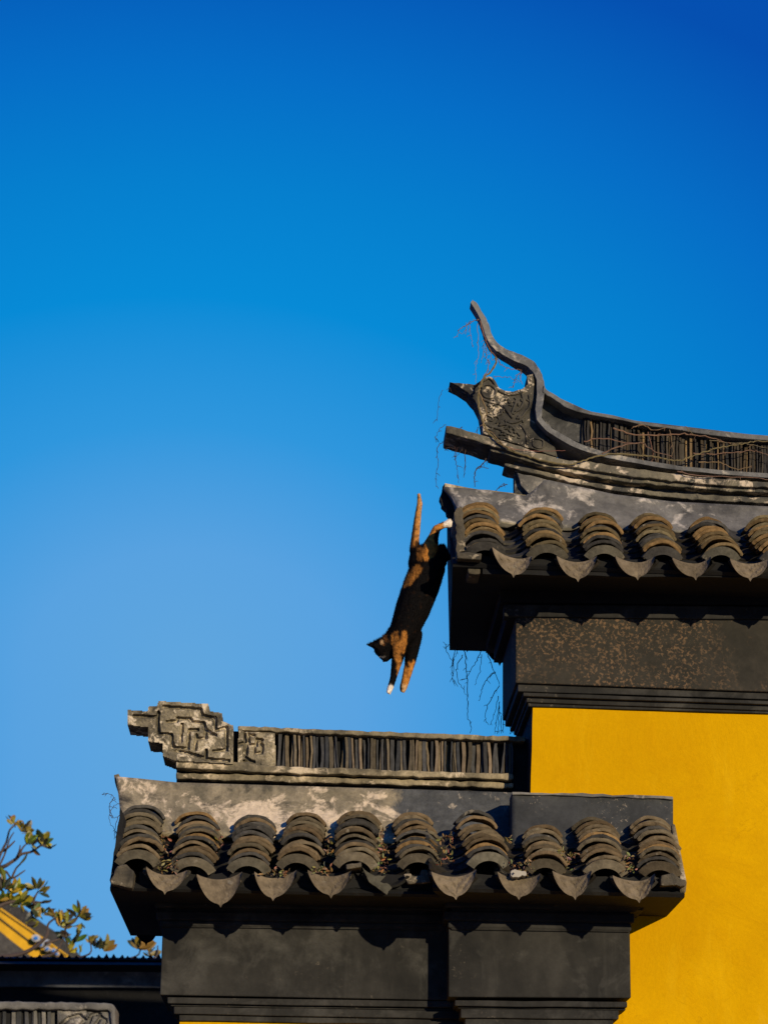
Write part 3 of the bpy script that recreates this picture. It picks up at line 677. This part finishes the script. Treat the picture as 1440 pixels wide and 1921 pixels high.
# ================================================================ walls and ridge behind and in front
YB = 13.8
base = P(100, 1850, YB); base.z = 0
bw = thing('shaded_wall', 'dark wall in shade with a row of small tile ends on top, behind the fretwork wall', 'wall', base)
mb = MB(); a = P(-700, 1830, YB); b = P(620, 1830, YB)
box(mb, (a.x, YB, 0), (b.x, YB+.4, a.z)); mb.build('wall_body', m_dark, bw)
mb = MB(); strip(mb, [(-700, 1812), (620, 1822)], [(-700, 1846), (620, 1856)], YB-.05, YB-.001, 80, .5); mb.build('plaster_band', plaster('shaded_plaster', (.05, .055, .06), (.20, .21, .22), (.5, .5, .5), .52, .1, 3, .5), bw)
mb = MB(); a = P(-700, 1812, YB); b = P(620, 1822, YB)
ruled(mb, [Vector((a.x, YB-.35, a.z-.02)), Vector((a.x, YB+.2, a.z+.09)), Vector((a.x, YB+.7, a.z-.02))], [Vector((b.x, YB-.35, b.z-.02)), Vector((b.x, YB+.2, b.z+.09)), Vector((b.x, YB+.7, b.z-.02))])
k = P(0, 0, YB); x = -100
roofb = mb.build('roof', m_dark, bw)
mb = MB()
while x < 420:
    yb = 1792+(x)*.012; o = P(x, yb+4, YB-.1); r_ = .045
    pts = [P(x-2, yb+7, YB-.15), P(x+random.uniform(3, 8), yb-min(4, max(-4, (x-60)*.03))+random.gauss(0, 2), YB-.15), P(x+13, yb+7, YB-.15)]
    ruled(mb, pts, [p+Vector((0, .4, .0)) for p in pts]); x += 14*random.uniform(.93, 1.07)
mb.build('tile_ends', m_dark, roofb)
YF = 7.3
base = P(100, 1921, YF); base.z = 0
fr = thing('garden_wall', 'pale weathered end of a wall ridge with upright tiles at the bottom left corner', 'wall', base)
mb = MB(); p0 = P(-400, 1921, YF); p1 = P(214, 1928, YF); box(mb, (p0.x, YF+.03, 0), (p1.x-.01, YF+.2, P(100, 1921, YF).z-.12)); mb.build('wall_body', m_yellow, fr)
mb = MB(); slab(mb, [(-300, 1876), (190, 1884), (210, 1886), (217, 1895), (216, 2040), (-300, 2040)], YF+.035, YF+.13); rg = mb.build('ridge', m_dark, fr)
mb = MB(); slab(mb, [(-300, 1877), (195, 1881), (212, 1884), (217, 1892), (217, 2030), (208, 2030), (207, 1899), (200, 1895), (-300, 1893)], YF, YF+.15, None, 10, .8); mb.build('ridge_cap', m_cove_grey, rg, bevel=.006)
slats(rg, [(-300, 1894), (110, 1895)], [(-300, 1990), (110, 1990)], -280, 104, YF+.02, YF+.08, 8.5, [(.15, .14, .12), (.06, .06, .058), (.04, .042, .042), (.11, .105, .09)], 1.5)
gp = [(108, 1897), (206, 1899), (207, 1990), (108, 1990)]
relief(rg, 'carved_panel', gp, [[(112, 1925), (130, 1910), (150, 1905), (160, 1915), (145, 1930)], [(165, 1921), (172, 1905), (186, 1902)], [(178, 1925), (190, 1908), (198, 1915), (192, 1940)], [(120, 1960), (150, 1945), (190, 1950)]], YF+.015, YF+.1, m_cove_grey, 2.5, .015, 2.2)

# ================================================================ temple hall far left
YT = 22.0
base = P(20, 1780, YT); base.z = 0
th = thing('temple_hall', 'distant temple gable with a slanting bright yellow bargeboard band and dark tiled roof', 'building', base)
q2 = lambda pts: [(x/4.235, 1680+y/4.235) for x, y in pts]
mb = MB(); a = P(-500, 1900, YT); b = P(90, 1900, YT); box(mb, (a.x, YT+.5, 0), (b.x, YT+5, P(0, 1850, YT).z)); mb.build('wall_body', m_yellow, th)
def band(name, pts, Y0, Y1, col): 
    mb = MB(); slab(mb, q2(pts), Y0, Y1, col); return mb.build(name, m_paint, th)
mb = MB(); slab(mb, q2([(-900, -590), (-880, -640), (-300, -220), (120, 78), (200, 110), (330, 215), (470, 310), (640, 480), (900, 720), (860, 740), (530, 468), (0, 95), (-900, -560)]), YT+.02, YT+4, (.045, .044, .042)); mb.build('roof', m_tile, th)
mb = MB(); slab(mb, q2([(-900, -420), (0, 285), (90, 360), (200, 445), (500, 720), (-900, 720)]), YT-.012, YT+.2, (.07, .066, .06)); mb.build('roof', m_tile, th)
YC = (.60, .33, .01)
band('bargeboard', [(-900, -560), (0, 95), (530, 468), (800, 700), (-900, 720)], YT, YT+.3, YC)
band('trim', [(-900, -556), (0, 112), (525, 478), (530, 486), (0, 122), (-900, -545)], YT-.015, YT-.002, (.07, .05, .02))
band('trim', [(-900, -475), (0, 178), (370, 465), (372, 480), (0, 194), (-900, -462)], YT-.015, YT-.002, (.06, .045, .02))
mb = MB(); holes = []
for cx, cy, r_ in ((cx_, cy_, r0_*.82) for cx_, cy_, r0_ in ((285, 340, 42), (325, 392, 28), (372, 372, 30), (375, 425, 30), (425, 440, 28), (450, 465, 24), (342, 372, 20))):
    poly = [(cx+r_*math.cos(t)*1.0, cy+r_*math.sin(t)*.85) for t in [2*math.pi*i/14 for i in range(14)]]
    slab(mb, q2(poly), YT-.09-.001*cx/100, YT-.004, (.36, .37, .37))
    if r_ > 18:
        poly = [(cx+r_*.5*math.cos(t), cy+r_*.45*math.sin(t)) for t in [2*math.pi*i/10 for i in range(10)]]
        holes.append(poly)
orn = mb.build('gable_ornament', m_paint, th)
for i, poly in enumerate(holes): mh = MB(); slab(mh, q2(poly), YT-.11-.001*i, YT-.08, (.02, .14, .46)); mh.build('sky_hole', m_paint, orn)  # blue discs painted as the sky seen through the openwork

# ================================================================ magnolia
YM = 15.0
base = P(-60, 1900, YM); base.z = 0
tr = thing('magnolia_tree', 'magnolia tree with sparse green and bronze leaf rosettes in front of the temple gable', 'tree', base)
mb = MB()
BR = [[(-60, 1900), (-55, 1780), (-45, 1720), (-20, 1660), (0, 1605), (12, 1580), (18, 1558), (30, 1547)], [(-20, 1660), (0, 1622), (10, 1600), (18, 1575), (26, 1562)], [(-45, 1720), (-10, 1640), (12, 1624), (30, 1612), (40, 1603), (60, 1598), (78, 1586), (90, 1590)], [(36, 1606), (42, 1592), (50, 1583)], [(30, 1612), (36, 1598), (38, 1586)],
    [(-10, 1640), (10, 1635), (22, 1648), (40, 1638), (47, 1633)], [(22, 1648), (30, 1630), (40, 1620)], [(-45, 1720), (0, 1665), (20, 1650)], [(0, 1600), (12, 1593), (24, 1582), (28, 1578)], [(-45, 1740), (0, 1700), (40, 1690), (60, 1692), (66, 1682), (72, 1672)], [(60, 1692), (80, 1694), (95, 1690)], [(60, 1692), (74, 1704), (90, 1716), (105, 1722)],
    [(-50, 1800), (40, 1790), (85, 1760), (90, 1735), (105, 1722)], [(85, 1770), (115, 1760), (125, 1740), (140, 1730), (148, 1718)], [(40, 1800), (120, 1800), (168, 1790), (168, 1765)], [(120, 1800), (190, 1805), (255, 1795), (262, 1775)], [(200, 1805), (285, 1800), (296, 1775)], [(60, 1800), (100, 1790), (115, 1770), (125, 1750)]]
for pts in BR:
    p3 = smoothpts([P(x, y, YM+random.uniform(-.05, .05)) for x, y in pts], 4); n = len(p3)
    tube(mb, p3, [(.011*(1-i/n)+.004) if pts[0][0] < -30 else .006*(1-i/n)+.003 for i in range(n)], 6, (.075, .055, .045))
a = P(-60, 1900, YM); tube(mb, [Vector((a.x-.1, YM, 0)), Vector((a.x-.04, YM, a.z*.5)), a], [.09, .06, .02], 10, (.08, .06, .05))
trunk = mb.build('trunk', m_vine, tr)
def leaf(mb, p, d, L, wd, col, fold=.25):
    d = d.normalized(); s = d.cross(Vector((random.gauss(0, 1), random.gauss(0, 1), random.gauss(0, 1)))).normalized(); nn = d.cross(s)
    prof = [(0, .06), (.2, .55), (.45, .95), (.68, 1), (.88, .6), (1, .02)]; vs = []
    for t, ww in prof:
        c = p + d*(L*t) - nn*(L*.18*t*t); vs += [c - s*(wd*ww*.5) + nn*(wd*ww*fold*.5), c, c + s*(wd*ww*.5) + nn*(wd*ww*fold*.5)]
    fs = []
    for i in range(len(prof)-1):
        for c in (0, 1): fs.append([3*i+c, 3*i+c+1, 3*i+c+4, 3*i+c+3])
    mb.add(vs, fs, col)
GREEN = [(.06, .085, .01), (.15, .165, .01), (.25, .225, .012)]; BRON = [(.20, .15, .025), (.26, .20, .035), (.15, .105, .02)]; DARK = [(.022, .03, .014), (.04, .035, .018)]; YEL = [(.42, .32, .02), (.33, .28, .03)]
mb = MB()
CL = [(24, 1549, 4, 21, BRON, 90), (42, 1560, 6, 23, BRON+DARK, 50), (52, 1583, 4, 26, BRON+GREEN, 100), (58, 1586, 3, 24, DARK+BRON, 20), (80, 1586, 9, 27, DARK+YEL+GREEN, 50), (36, 1625, 1, 27, BRON, 55), (8, 1655, 2, 26, BRON, 95),
      (8, 1668, 8, 24, GREEN+DARK, 90), (28, 1672, 8, 24, GREEN+YEL, 80), (0, 1690, 8, 26, GREEN+YEL, 60), (22, 1698, 9, 26, GREEN+YEL, 40), (40, 1696, 9, 24, GREEN+YEL+DARK, 20), (-14, 1680, 8, 26, GREEN, 90),
      (68, 1668, 5, 24, BRON+GREEN, 110), (74, 1672, 4, 24, DARK+BRON, 30), (82, 1694, 2, 22, DARK, 10), (74, 1700, 3, 22, BRON, 260), (86, 1716, 3, 20, BRON+DARK, 60), (104, 1724, 6, 22, BRON+GREEN, 60), (112, 1736, 6, 24, YEL+BRON, 60), (124, 1734, 4, 22, BRON+DARK, 80),
      (147, 1720, 8, 25, DARK+GREEN+BRON, 60), (150, 1736, 4, 22, GREEN+YEL, 280), (128, 1752, 4, 22, DARK, 200), (138, 1770, 3, 24, DARK+GREEN, 60), (168, 1766, 3, 18, BRON, 90), (150, 1788, 2, 24, YEL, 95), (182, 1780, 6, 26, BRON+DARK, 80), (196, 1782, 6, 24, YEL+BRON, 70), (130, 1786, 3, 20, BRON+YEL, 70),
      (262, 1780, 11, 30, BRON+DARK, 90), (280, 1790, 4, 22, BRON, 90), (50, 1735, 4, 24, DARK+GREEN, 40), (60, 1710, 4, 22, GREEN+DARK, 0)]
for x, y, n, L, pal, ang in CL:
    if n > 2: n = int(n*2.3)
    o = P(x, y, YM); k = YM/F
    for i in range(n):
        t = R(ang + (random.uniform(-75, 75) if n > 2 else random.uniform(-12, 12))); d = Vector((math.cos(t), random.uniform(-.7, .5) if n > 1 else -.2, math.sin(t)))
        Lm = L*k*random.uniform(.6, 1.15); leaf(mb, o+Vector((random.gauss(0, .008), random.gauss(0, .02), random.gauss(0, .008))), d, Lm, Lm*random.uniform(.36, .5), tuple(c*random.uniform(.75, 1.2) for c in random.choice(pal)))
mb.build('foliage', m_leaf, tr)

# ================================================================ cat
YK = 8.515
base = P(770, 1120, YK)
cat = thing('cat', 'calico cat leaping head first off the tiled roof with its tail straight up', 'cat', base)
def kp(x, y, near): return P(x, y, YK-near/F*YK)
K = YK/F*1.045
BL = [  # (x, y, near, r) -> (x, y, near, r), pixels
    ((757, 1186, 0, 27), (775, 1140, 0, 33)), ((775, 1140, 0, 33), (790, 1100, 0, 34.5)), ((790, 1100, 0, 34.5), (802, 1066, 0, 33)), ((802, 1066, 0, 33), (797, 1047, 0, 25)), ((786, 1058, 2, 21), (783, 1040, 4, 14)),
    ((803, 1050, 12, 19), (806, 1030, 16, 16)), ((806, 1030, 16, 16), (812, 1010, 16, 10)), ((812, 1010, 16, 10), (818, 993, 14, 7.5)), ((818, 992, 14, 7), (832, 985, 13, 6)), ((832, 985, 13, 6), (842, 983, 12, 7.6)), ((842, 980, 12, 6.3), (843, 985, 12, 6.6)),
    ((822, 1052, -14, 17), (828, 1032, -16, 11)), ((828, 1032, -16, 10), (840, 1046, -14, 5.4)), ((840, 1045, -14, 5), (842, 1047, -10, 4.6)),
    ((778, 1034, 3, 10.5), (778, 1014, 3, 8.2)), ((778, 1014, 3, 8.2), (781, 990, 3, 7.4)), ((781, 990, 3, 7.4), (784, 965, 3, 6.3)), ((784, 965, 3, 6.3), (787, 945, 3, 5.4)), ((787, 945, 3, 5.4), (785.3, 928, 3, 3.2)),
    ((752, 1190, 2, 25), (738, 1202, 3, 20)), ((738, 1202, 3, 20), (722, 1213, 3, 17.2)), ((720, 1214, 3, 17.5), (716, 1218, 3, 15)), ((719, 1224, 4, 12.5), (723, 1234, 4, 8.2)), ((722, 1234, 8, 5), (721, 1236, 9, 4.6)), ((722, 1234, 0, 5), (721, 1236, -1, 4.6)), ((726, 1233, 4, 6.5), (730, 1229, 4, 8)),
    ((752, 1196, 14, 18), (748, 1222, 16, 13.5)), ((748, 1222, 16, 13.5), (743, 1247, 16, 9.3)), ((743, 1247, 16, 9.3), (738, 1270, 15, 6.4)), ((738, 1270, 15, 6.4), (733, 1288, 15, 5.6)), ((732, 1290, 15, 6), (729.5, 1297, 16, 5)),
    ((772, 1192, -10, 20), (772, 1222, -14, 13)), ((772, 1222, -14, 13), (768, 1247, -13, 9.6)), ((768, 1247, -13, 9.6), (761, 1274, -12, 7.8)), ((761, 1274, -12, 7.8), (757, 1288, -12, 7.3)), ((757, 1288, -12, 7.4), (755.5, 1293, -10, 6.2))]
def ball(mb, c, r, n=14, m=9):
    vs = [c+Vector((0, 0, r))]; fs = []
    for i in range(1, m):
        for j in range(n):
            a, b = math.pi*i/m, 2*math.pi*j/n; vs.append(c+Vector((math.sin(a)*math.cos(b), math.sin(a)*math.sin(b), math.cos(a)))*r)
    vs.append(c-Vector((0, 0, r))); e = len(vs)-1
    for j in range(n):
        k = (j+1) % n; fs.append([0, 1+j, 1+k]); fs.append([e, e-n+k, e-n+j])
        for i in range(m-2): fs.append([1+i*n+j, 1+(i+1)*n+j, 1+(i+1)*n+k, 1+i*n+k])
    mb.add(vs, fs)
mb = MB()
for (x0, y0, n0, r0), (x1, y1, n1, r1) in BL:
    a, b = kp(x0, y0, n0), kp(x1, y1, n1); d = (b-a).length; k = max(2, int(d/(min(r0, r1)*K*.22)))
    for i in range(k+1):
        t = i/k; ball(mb, a.lerp(b, t), (r0+(r1-r0)*t)*K)
def ear(mb, bs, tip, near, nt_, th):
    a, b, c = kp(bs[0][0], bs[0][1], near), kp(bs[1][0], bs[1][1], near), kp(tip[0], tip[1], nt_); n = Vector((0, th*K, 0))
    ruled(mb, [a-n, b-n, c-n*.45], [a+n, b+n, c+n*.45])
ear(mb, ((711, 1199), (706, 1219)), (686, 1210), 0, -3, 4.5); ear(mb, ((716, 1202), (711, 1220)), (697, 1211), 13, 20, 4.0)
for x, y, nr in ((727, 1299, 20), (731, 1301, 16), (753, 1297, -7), (757.5, 1298, -6), (846, 978, 14), (848, 984, 14), (846, 989, 13)): ball(mb, kp(x, y, nr), 2.7*K, 10, 7)
tmp = mb.build('tmp', m_fur)
rm = tmp.modifiers.new('r', 'REMESH'); rm.mode = 'VOXEL'; rm.voxel_size = .0036
sm = tmp.modifiers.new('s', 'SMOOTH'); sm.factor = .5; sm.iterations = 5
dg = bpy.context.evaluated_depsgraph_get(); me = bpy.data.meshes.new_from_object(tmp.evaluated_get(dg)); bpy.data.objects.remove(tmp)
def proj(p):
    d = p-CAM; z = d.dot(fwd); return W/2+F*d.dot(rt)/z, H/2-F*d.dot(up)/z, (YK-p.y)/K
OR, ORD, BK, WH, PALE = (.52, .215, .04), (.17, .068, .018), (.0045, .004, .004), (.72, .64, .53), (.58, .36, .17)
def nz(x, y, s, o=0): return noise.fractal(Vector((x/s, y/s, o)), 1., 2., 3)
def inpoly(x, y, poly):
    c = False
    for (ax, ay), (bx, by) in zip(poly, poly[1:]+poly[:1]):
        if (ay > y) != (by > y) and x < (bx-ax)*(y-ay)/(by-ay)+ax: c = not c
    return c
def furcol(p):
    x, y, nr = proj(p); x += 2.2*nz(x, y, 7, 1); y += 2.2*nz(x, y, 7, 5); v = nz(x, y, 6, 9)
    mixc = lambda a, b, t: tuple(a[i]+(b[i]-a[i])*max(0, min(1, t)) for i in range(3))
    mott = mixc(OR, ORD, .35+1.5*v)
    if x > 832 and y < 996: return WH if x > 829+4*v else mott                                       # hind paw
    if y < 1028 and x < 796:                                                           # tail
        if y > 1016 and x > 778: return mixc(BK, ORD, .3+v)
        if x < 777+(1000-y)*.09: return mixc(ORD, BK, .4)
        return mixc(mott, PALE, .45 if x > 786+(960-y)*.02 else .1) if y < 1019 else mixc(mott, BK, (y-1019)/9)
    if inpoly(x, y, [(796, 1054), (790, 1040), (792, 1022), (802, 1008), (808, 996), (814, 986), (834, 980), (834, 992), (818, 993), (813, 1008), (815, 1018), (826, 1023), (816, 1040), (806, 1052)]) and nr > -6: return mott  # orange stops mid-leg; the eave's shadow beyond is coloured as black fur
    if inpoly(x, y, [(782, 1030), (792, 1024), (793, 1054), (781, 1052)]): return mixc(BK, mott, .45+1.4*v)
    if inpoly(x, y, [(772, 1066), (786, 1058), (791, 1070), (782, 1084), (768, 1100), (756, 1104), (757, 1092)]): return mixc(mott, BK, .12-1.2*v)
    if y > 1286 and x < 744: return WH if y > 1287.5+2*v else BK
    if y > 1236 and x > 753: 
        if y > 1284: return mixc(PALE, ORD, .15-1.2*v)
        return mott if y > 1243+5*v+(6 if x < 766 else -2) else BK
    if inpoly(x, y, [(733, 1194), (737, 1188), (746, 1183), (748, 1200), (750, 1208), (754, 1184), (763, 1186), (763, 1205), (757, 1226), (751, 1224), (753, 1240), (751, 1256), (745, 1272), (743, 1262), (744, 1244), (738, 1232), (736, 1215)]) and nr > -10: return mixc(mott, BK, -.1-1.5*v)
    if inpoly(x, y, [(713, 1202), (717, 1203), (721, 1213), (713, 1208)]) : return PALE if v > -.1 else ORD
    if inpoly(x, y, [(716, 1193), (726, 1192), (730, 1205), (722, 1204)]): return mixc(BK, ORD, .3+v)
    if 710 < x < 721 and 1232 < y < 1236: return mixc(BK, WH, .25+v)
    return mixc(BK, ORD, max(0, v-.5)*.5)
me.color_attributes.new('Col', 'FLOAT_COLOR', 'POINT'); ca = me.color_attributes['Col']
vc = [furcol(v.co) for v in me.vertices]
nb = [[] for _ in vc]
for e in me.edges: nb[e.vertices[0]].append(e.vertices[1]); nb[e.vertices[1]].append(e.vertices[0])
for it in range(1): vc = [tuple((c[q]*2+sum(vc[j][q] for j in nb[i]))/(2+len(nb[i])) for q in range(3)) for i, c in enumerate(vc)]
for i, c in enumerate(vc): ca.data[i].color = (*c, 1)
for p in me.polygons: p.use_smooth = True
me.materials.clear(); me.materials.append(m_fur); me.name = 'body'
bo = bpy.data.objects.new('body', me); COL.objects.link(bo); bo.parent = cat; bo.matrix_parent_inverse = pinv(cat)
mb = MB()     # short coat standing off the skin
flow = (P(760, 1250, YK)-P(785, 1000, YK)).normalized()*-1
for v in me.vertices:
    if random.random() < .62:
        n_v = v.normal; d = (flow*.9+n_v*.55+Vector((random.gauss(0, .25), random.gauss(0, .25), random.gauss(0, .25)))).normalized()
        x, y, nr = proj(v.co); L = random.uniform(.005, .010)*(.5 if y > 1250 or y < 1020 else 1); s = d.cross(n_v).normalized()*.0009; c = vc[v.index]; k = random.uniform(.7, 1.35)
        mb.add([v.co-s, v.co+s, v.co+d*L], [[0, 1, 2]], tuple(q*k for q in c))
mb.build('fur', m_fur, bo)
m_eye, t_, b_ = newmat('cat_eye', .1, .6); b_.inputs['Base Color'].default_value = (.20, .17, .03, 1)
mb = MB(); ball(mb, kp(712.5, 1224, 11.5), 2.3*K); mb.build('eye', m_eye, bo, smooth=True)
mb = MB(); ball(mb, kp(711, 1225, -6), 2.3*K); mb.build('eye', m_eye, bo, smooth=True)
m_nose, t_, b_ = newmat('cat_nose', .5); b_.inputs['Base Color'].default_value = (.06, .03, .028, 1)
mb = MB(); ball(mb, kp(719.5, 1240.5, 5), 2.0*K); mb.build('nose', m_nose, bo, smooth=True)

# ================================================================ dead vines
VB = (.19, .115, .065); VD = (.05, .032, .028)
def vine(name, label, strands, Y, col, group=None):
    mb = MB()
    for st_ in strands:
        pts, r = st_[0], st_[1]; Yv = st_[2] if len(st_) > 2 else Y
        ys = Yv if isinstance(Yv, list) else [Yv]*len(pts)
        p3 = smoothpts([P(x, y, yy) for (x, y), yy in zip(pts, ys)], 6); n = len(p3)
        p3 = [p+Vector((random.gauss(0, .0016), random.gauss(0, .002), random.gauss(0, .0016))) if 0 < i < n-1 else p for i, p in enumerate(p3)]
        r *= .8; tube(mb, p3, [max(.0008, r*(1-.55*i/n)*random.uniform(.85, 1.2)) for i in range(n)], 5, tuple(c*random.uniform(.8, 1.2) for c in col))
        if r < .0032:
            for i in range(2, n-1, 3):      # buds and short side twigs
                if random.random() < .6:
                    d = Vector((random.gauss(0, 1), random.gauss(0, .5), random.gauss(-.3, .8))).normalized()*random.uniform(.006, .022)
                    tube(mb, [p3[i], p3[i]+d*.6, p3[i]+d+Vector((0, 0, -.004))], [.0011, .0009, .0006], 4, col)
    o = mb.build(name, m_vine); tag(o, label, 'vine', group); return o
z1 = lambda pts: [(640+x/3.842, 900+y/3.842) for x, y in pts]
zz2 = lambda pts: [(800+x/3.6, 540+y/3.6) for x, y in pts]
VG = 'dead vines on the old walls'
vine('dead_vine', 'dark tangle of bare vine stems hanging under the far eave right of the cat', [(z1(s), r) for s, r in (
    ([(870, 1205), (890, 1240), (897, 1320), (905, 1420), (910, 1560), (912, 1690), (935, 1780), (926, 1828)], .0026), ([(875, 1262), (835, 1340), (838, 1440), (885, 1520), (910, 1565)], .002), ([(835, 1185), (805, 1300), (798, 1400), (838, 1492)], .002), ([(812, 1290), (800, 1440), (808, 1450)], .0018),
    ([(1010, 1225), (990, 1275), (940, 1360), (905, 1425), (868, 1450)], .002), ([(1010, 1260), (1002, 1360), (960, 1482)], .0018), ([(1040, 1225), (1085, 1340), (1138, 1478)], .0024), ([(1110, 1385), (1035, 1455), (1010, 1530), (988, 1592)], .0022), ([(1138, 1485), (1075, 1590), (1035, 1700), (1045, 1745)], .0022),
    ([(1140, 1600), (1125, 1700), (1105, 1830)], .002), ([(1150, 1700), (1150, 1830)], .002), ([(1168, 1735), (1166, 1825)], .0018), ([(1130, 1560), (1110, 1660), (1070, 1770)], .0018), ([(760, 1185), (745, 1222)], .0016), ([(775, 1190), (755, 1225), (795, 1310), (800, 1345)], .0018), ([(835, 1190), (830, 1250), (800, 1300)], .0016), ([(905, 1205), (975, 1225), (1030, 1235)], .0018), ([(1180, 1740), (1225, 1800), (1215, 1835)], .0018), ([(1140, 1640), (1130, 1760), (1125, 1835)], .0018))], 9.3, VD, VG)
vine('dead_vine', 'long brown vine stem running along the upright tiles of the upswept ridge', [
    ([(930, 670), (926, 690), (906, 712), (897, 734), (899, 770), (911, 804), (930, 826), (955, 843), (994, 858), (1030, 866), (1072, 871), (1104, 860), (1140, 852), (1192, 853), (1234, 858), (1261, 864), (1282, 862), (1307, 852), (1338, 843), (1375, 835), (1407, 829), (1440, 827), (1500, 822)], .0052, 8.725),
    ([(897, 734), (912, 770), (906, 800), (925, 815), (945, 836), (967, 846)], .003, 8.72), ([(1095, 828), (1130, 822), (1180, 832), (1200, 830)], .003, 8.735), ([(1129, 851), (1160, 838), (1200, 830), (1225, 845), (1260, 856)], .0035, 8.73),
    ([(1150, 803), (1190, 815), (1240, 816), (1290, 815), (1335, 822), (1370, 832)], .0035, 8.735), ([(1187, 802), (1205, 797), (1225, 806), (1250, 802)], .0028, 8.73), ([(1285, 800), (1300, 815)], .002, 8.72), ([(1215, 810), (1225, 850), (1222, 868)], .002, 8.735), ([(1300, 850), (1340, 852), (1400, 846), (1420, 847), (1450, 858)], .0026, 8.735), ([(1310, 867), (1350, 868), (1380, 880), (1410, 874)], .0028, 8.72), ([(1270, 884), (1310, 893), (1400, 895), (1450, 900)], .0026, 8.72),
    ([(1255, 806), (1262, 840), (1258, 860)], .0018, 8.735), ([(1330, 826), (1390, 832), (1450, 842)], .002, 8.735), ([(905, 712), (915, 690), (917, 672)], .0025, 8.75), ([(938, 828), (950, 838), (1000, 846), (1060, 845)], .002, 8.725)], 8.73, VB, VG)
vine('dead_vine', 'bare thin vine tendrils dangling from the curved horn of the upswept ridge', [(zz2(s), r) for s, r in (
    ([(352, 215), (300, 225), (268, 255), (264, 312)], .0024), ([(300, 232), (240, 270), (212, 290), (208, 330)], .002), ([(290, 250), (300, 330), (312, 400)], .0014), ([(345, 240), (345, 330), (350, 460), (330, 540), (335, 640)], .0016), ([(388, 370), (382, 440), (365, 505)], .002), ([(400, 390), (405, 470), (430, 500)], .0018), ([(470, 468), (500, 515), (560, 545), (640, 552)], .0024), ([(640, 556), (605, 600), (592, 640), (578, 675)], .0022), ([(450, 600), (520, 605), (570, 606), (610, 640)], .0014), ([(640, 570), (632, 620), (648, 650)], .0018), ([(430, 430), (440, 480), (470, 470)], .0018), ([(360, 220), (385, 320), (420, 400), (470, 470)], .003))], 8.78, VB, VG)
vine('dead_vine', 'dark vine strands hanging from the long ledge block above the cat', [(zz2(s), r) for s, r in (
    ([(130, 922), (90, 950), (60, 1010), (70, 1022)], .0014), ([(110, 1040), (72, 1075), (70, 1150), (80, 1190), (62, 1260), (65, 1345)], .0016), ([(190, 1070), (192, 1150), (205, 1220), (215, 1320)], .0018), ([(190, 1085), (150, 1080), (120, 1100)], .0018), ([(240, 940), (212, 970), (210, 1060), (195, 1160)], .0022), ([(262, 1090), (258, 1180), (262, 1220), (250, 1282)], .0022), ([(400, 1150), (375, 1195), (340, 1225), (322, 1290), (322, 1342)], .0032), ([(340, 1220), (385, 1212), (420, 1218)], .0022), ([(545, 1330), (500, 1345), (462, 1370)], .0024), ([(520, 1318), (500, 1345)], .0018), ([(110, 690), (80, 760), (70, 900)], .0011), ([(160, 655), (135, 690)], .0014), ([(345, 940), (340, 980), (350, 1000)], .0018), ([(250, 1070), (225, 1110), (200, 1140)], .0014))], 8.80, VD, VG)
vine('dead_vine', 'few thin curling vine stems at the left end of the tiled eave below the fretwork', [([(217, 1500), (207, 1490), (191, 1490)], .0014), ([(214, 1497), (206, 1510), (206, 1522), (212, 1535)], .0018), ([(226, 1508), (216, 1510), (206, 1523)], .0014), ([(206, 1523), (205, 1540), (214, 1554), (217, 1565)], .0011), ([(224, 1530), (217, 1545), (214, 1575)], .0018)], 8.55, VD, VG)

# ================================================================ dry leaves caught between the tile stacks
mb = MB()
for x0, y0, x1, y1, n, Y in ((300, 1612, 335, 1636, 40, 8.31), (303, 1560, 318, 1612, 26, 8.42), (400, 1555, 420, 1600, 18, 8.42), (490, 1632, 545, 1642, 40, 8.31), (588, 1625, 622, 1640, 40, 8.31), (612, 1570, 622, 1610, 26, 8.4), (700, 1590, 728, 1640, 60, 8.36), (712, 1550, 722, 1600, 26, 8.45), (823, 1565, 850, 1622, 70, 8.30), (945, 1568, 956, 1582, 10, 8.3), (953, 1612, 1000, 1640, 50, 8.18), (1050, 1590, 1080, 1634, 60, 8.22), (1170, 1605, 1192, 1636, 40, 8.2)):
    for i in range(n):
        t = random.random(); p = P(random.uniform(x0, x1), random.uniform(y0, y1), Y-.045+random.uniform(-.02, .02))
        d = Vector((random.gauss(0, 1), random.gauss(0, .7), random.gauss(0, .8))); L = random.uniform(.009, .02)
        leaf(mb, p, d, L, L*random.uniform(.25, .5), tuple(c*random.uniform(.5, 1.2) for c in random.choice([(.20, .12, .04), (.27, .18, .07), (.12, .07, .025), (.33, .24, .11)])), .5)
o = mb.build('leaf_litter', m_vine); tag(o, 'dry brown leaves caught in the gutters between the tile stacks', 'leaf litter', kind='stuff')
mb = MB(); slab(mb, [(956, 1636), (966, 1631), (984, 1634), (988, 1641), (972, 1646), (958, 1643)], 8.115, 8.2, (.34, .31, .25), 3, 1.1)
o = mb.build('plaster_chip', m_paint, bevel=.004); tag(o, 'small white chip of plaster lying in the gutter beside the third stack of the pier', 'rubble')
o['label'] = 'small white chip of broken plaster lying on an eave tile of the projecting pier'
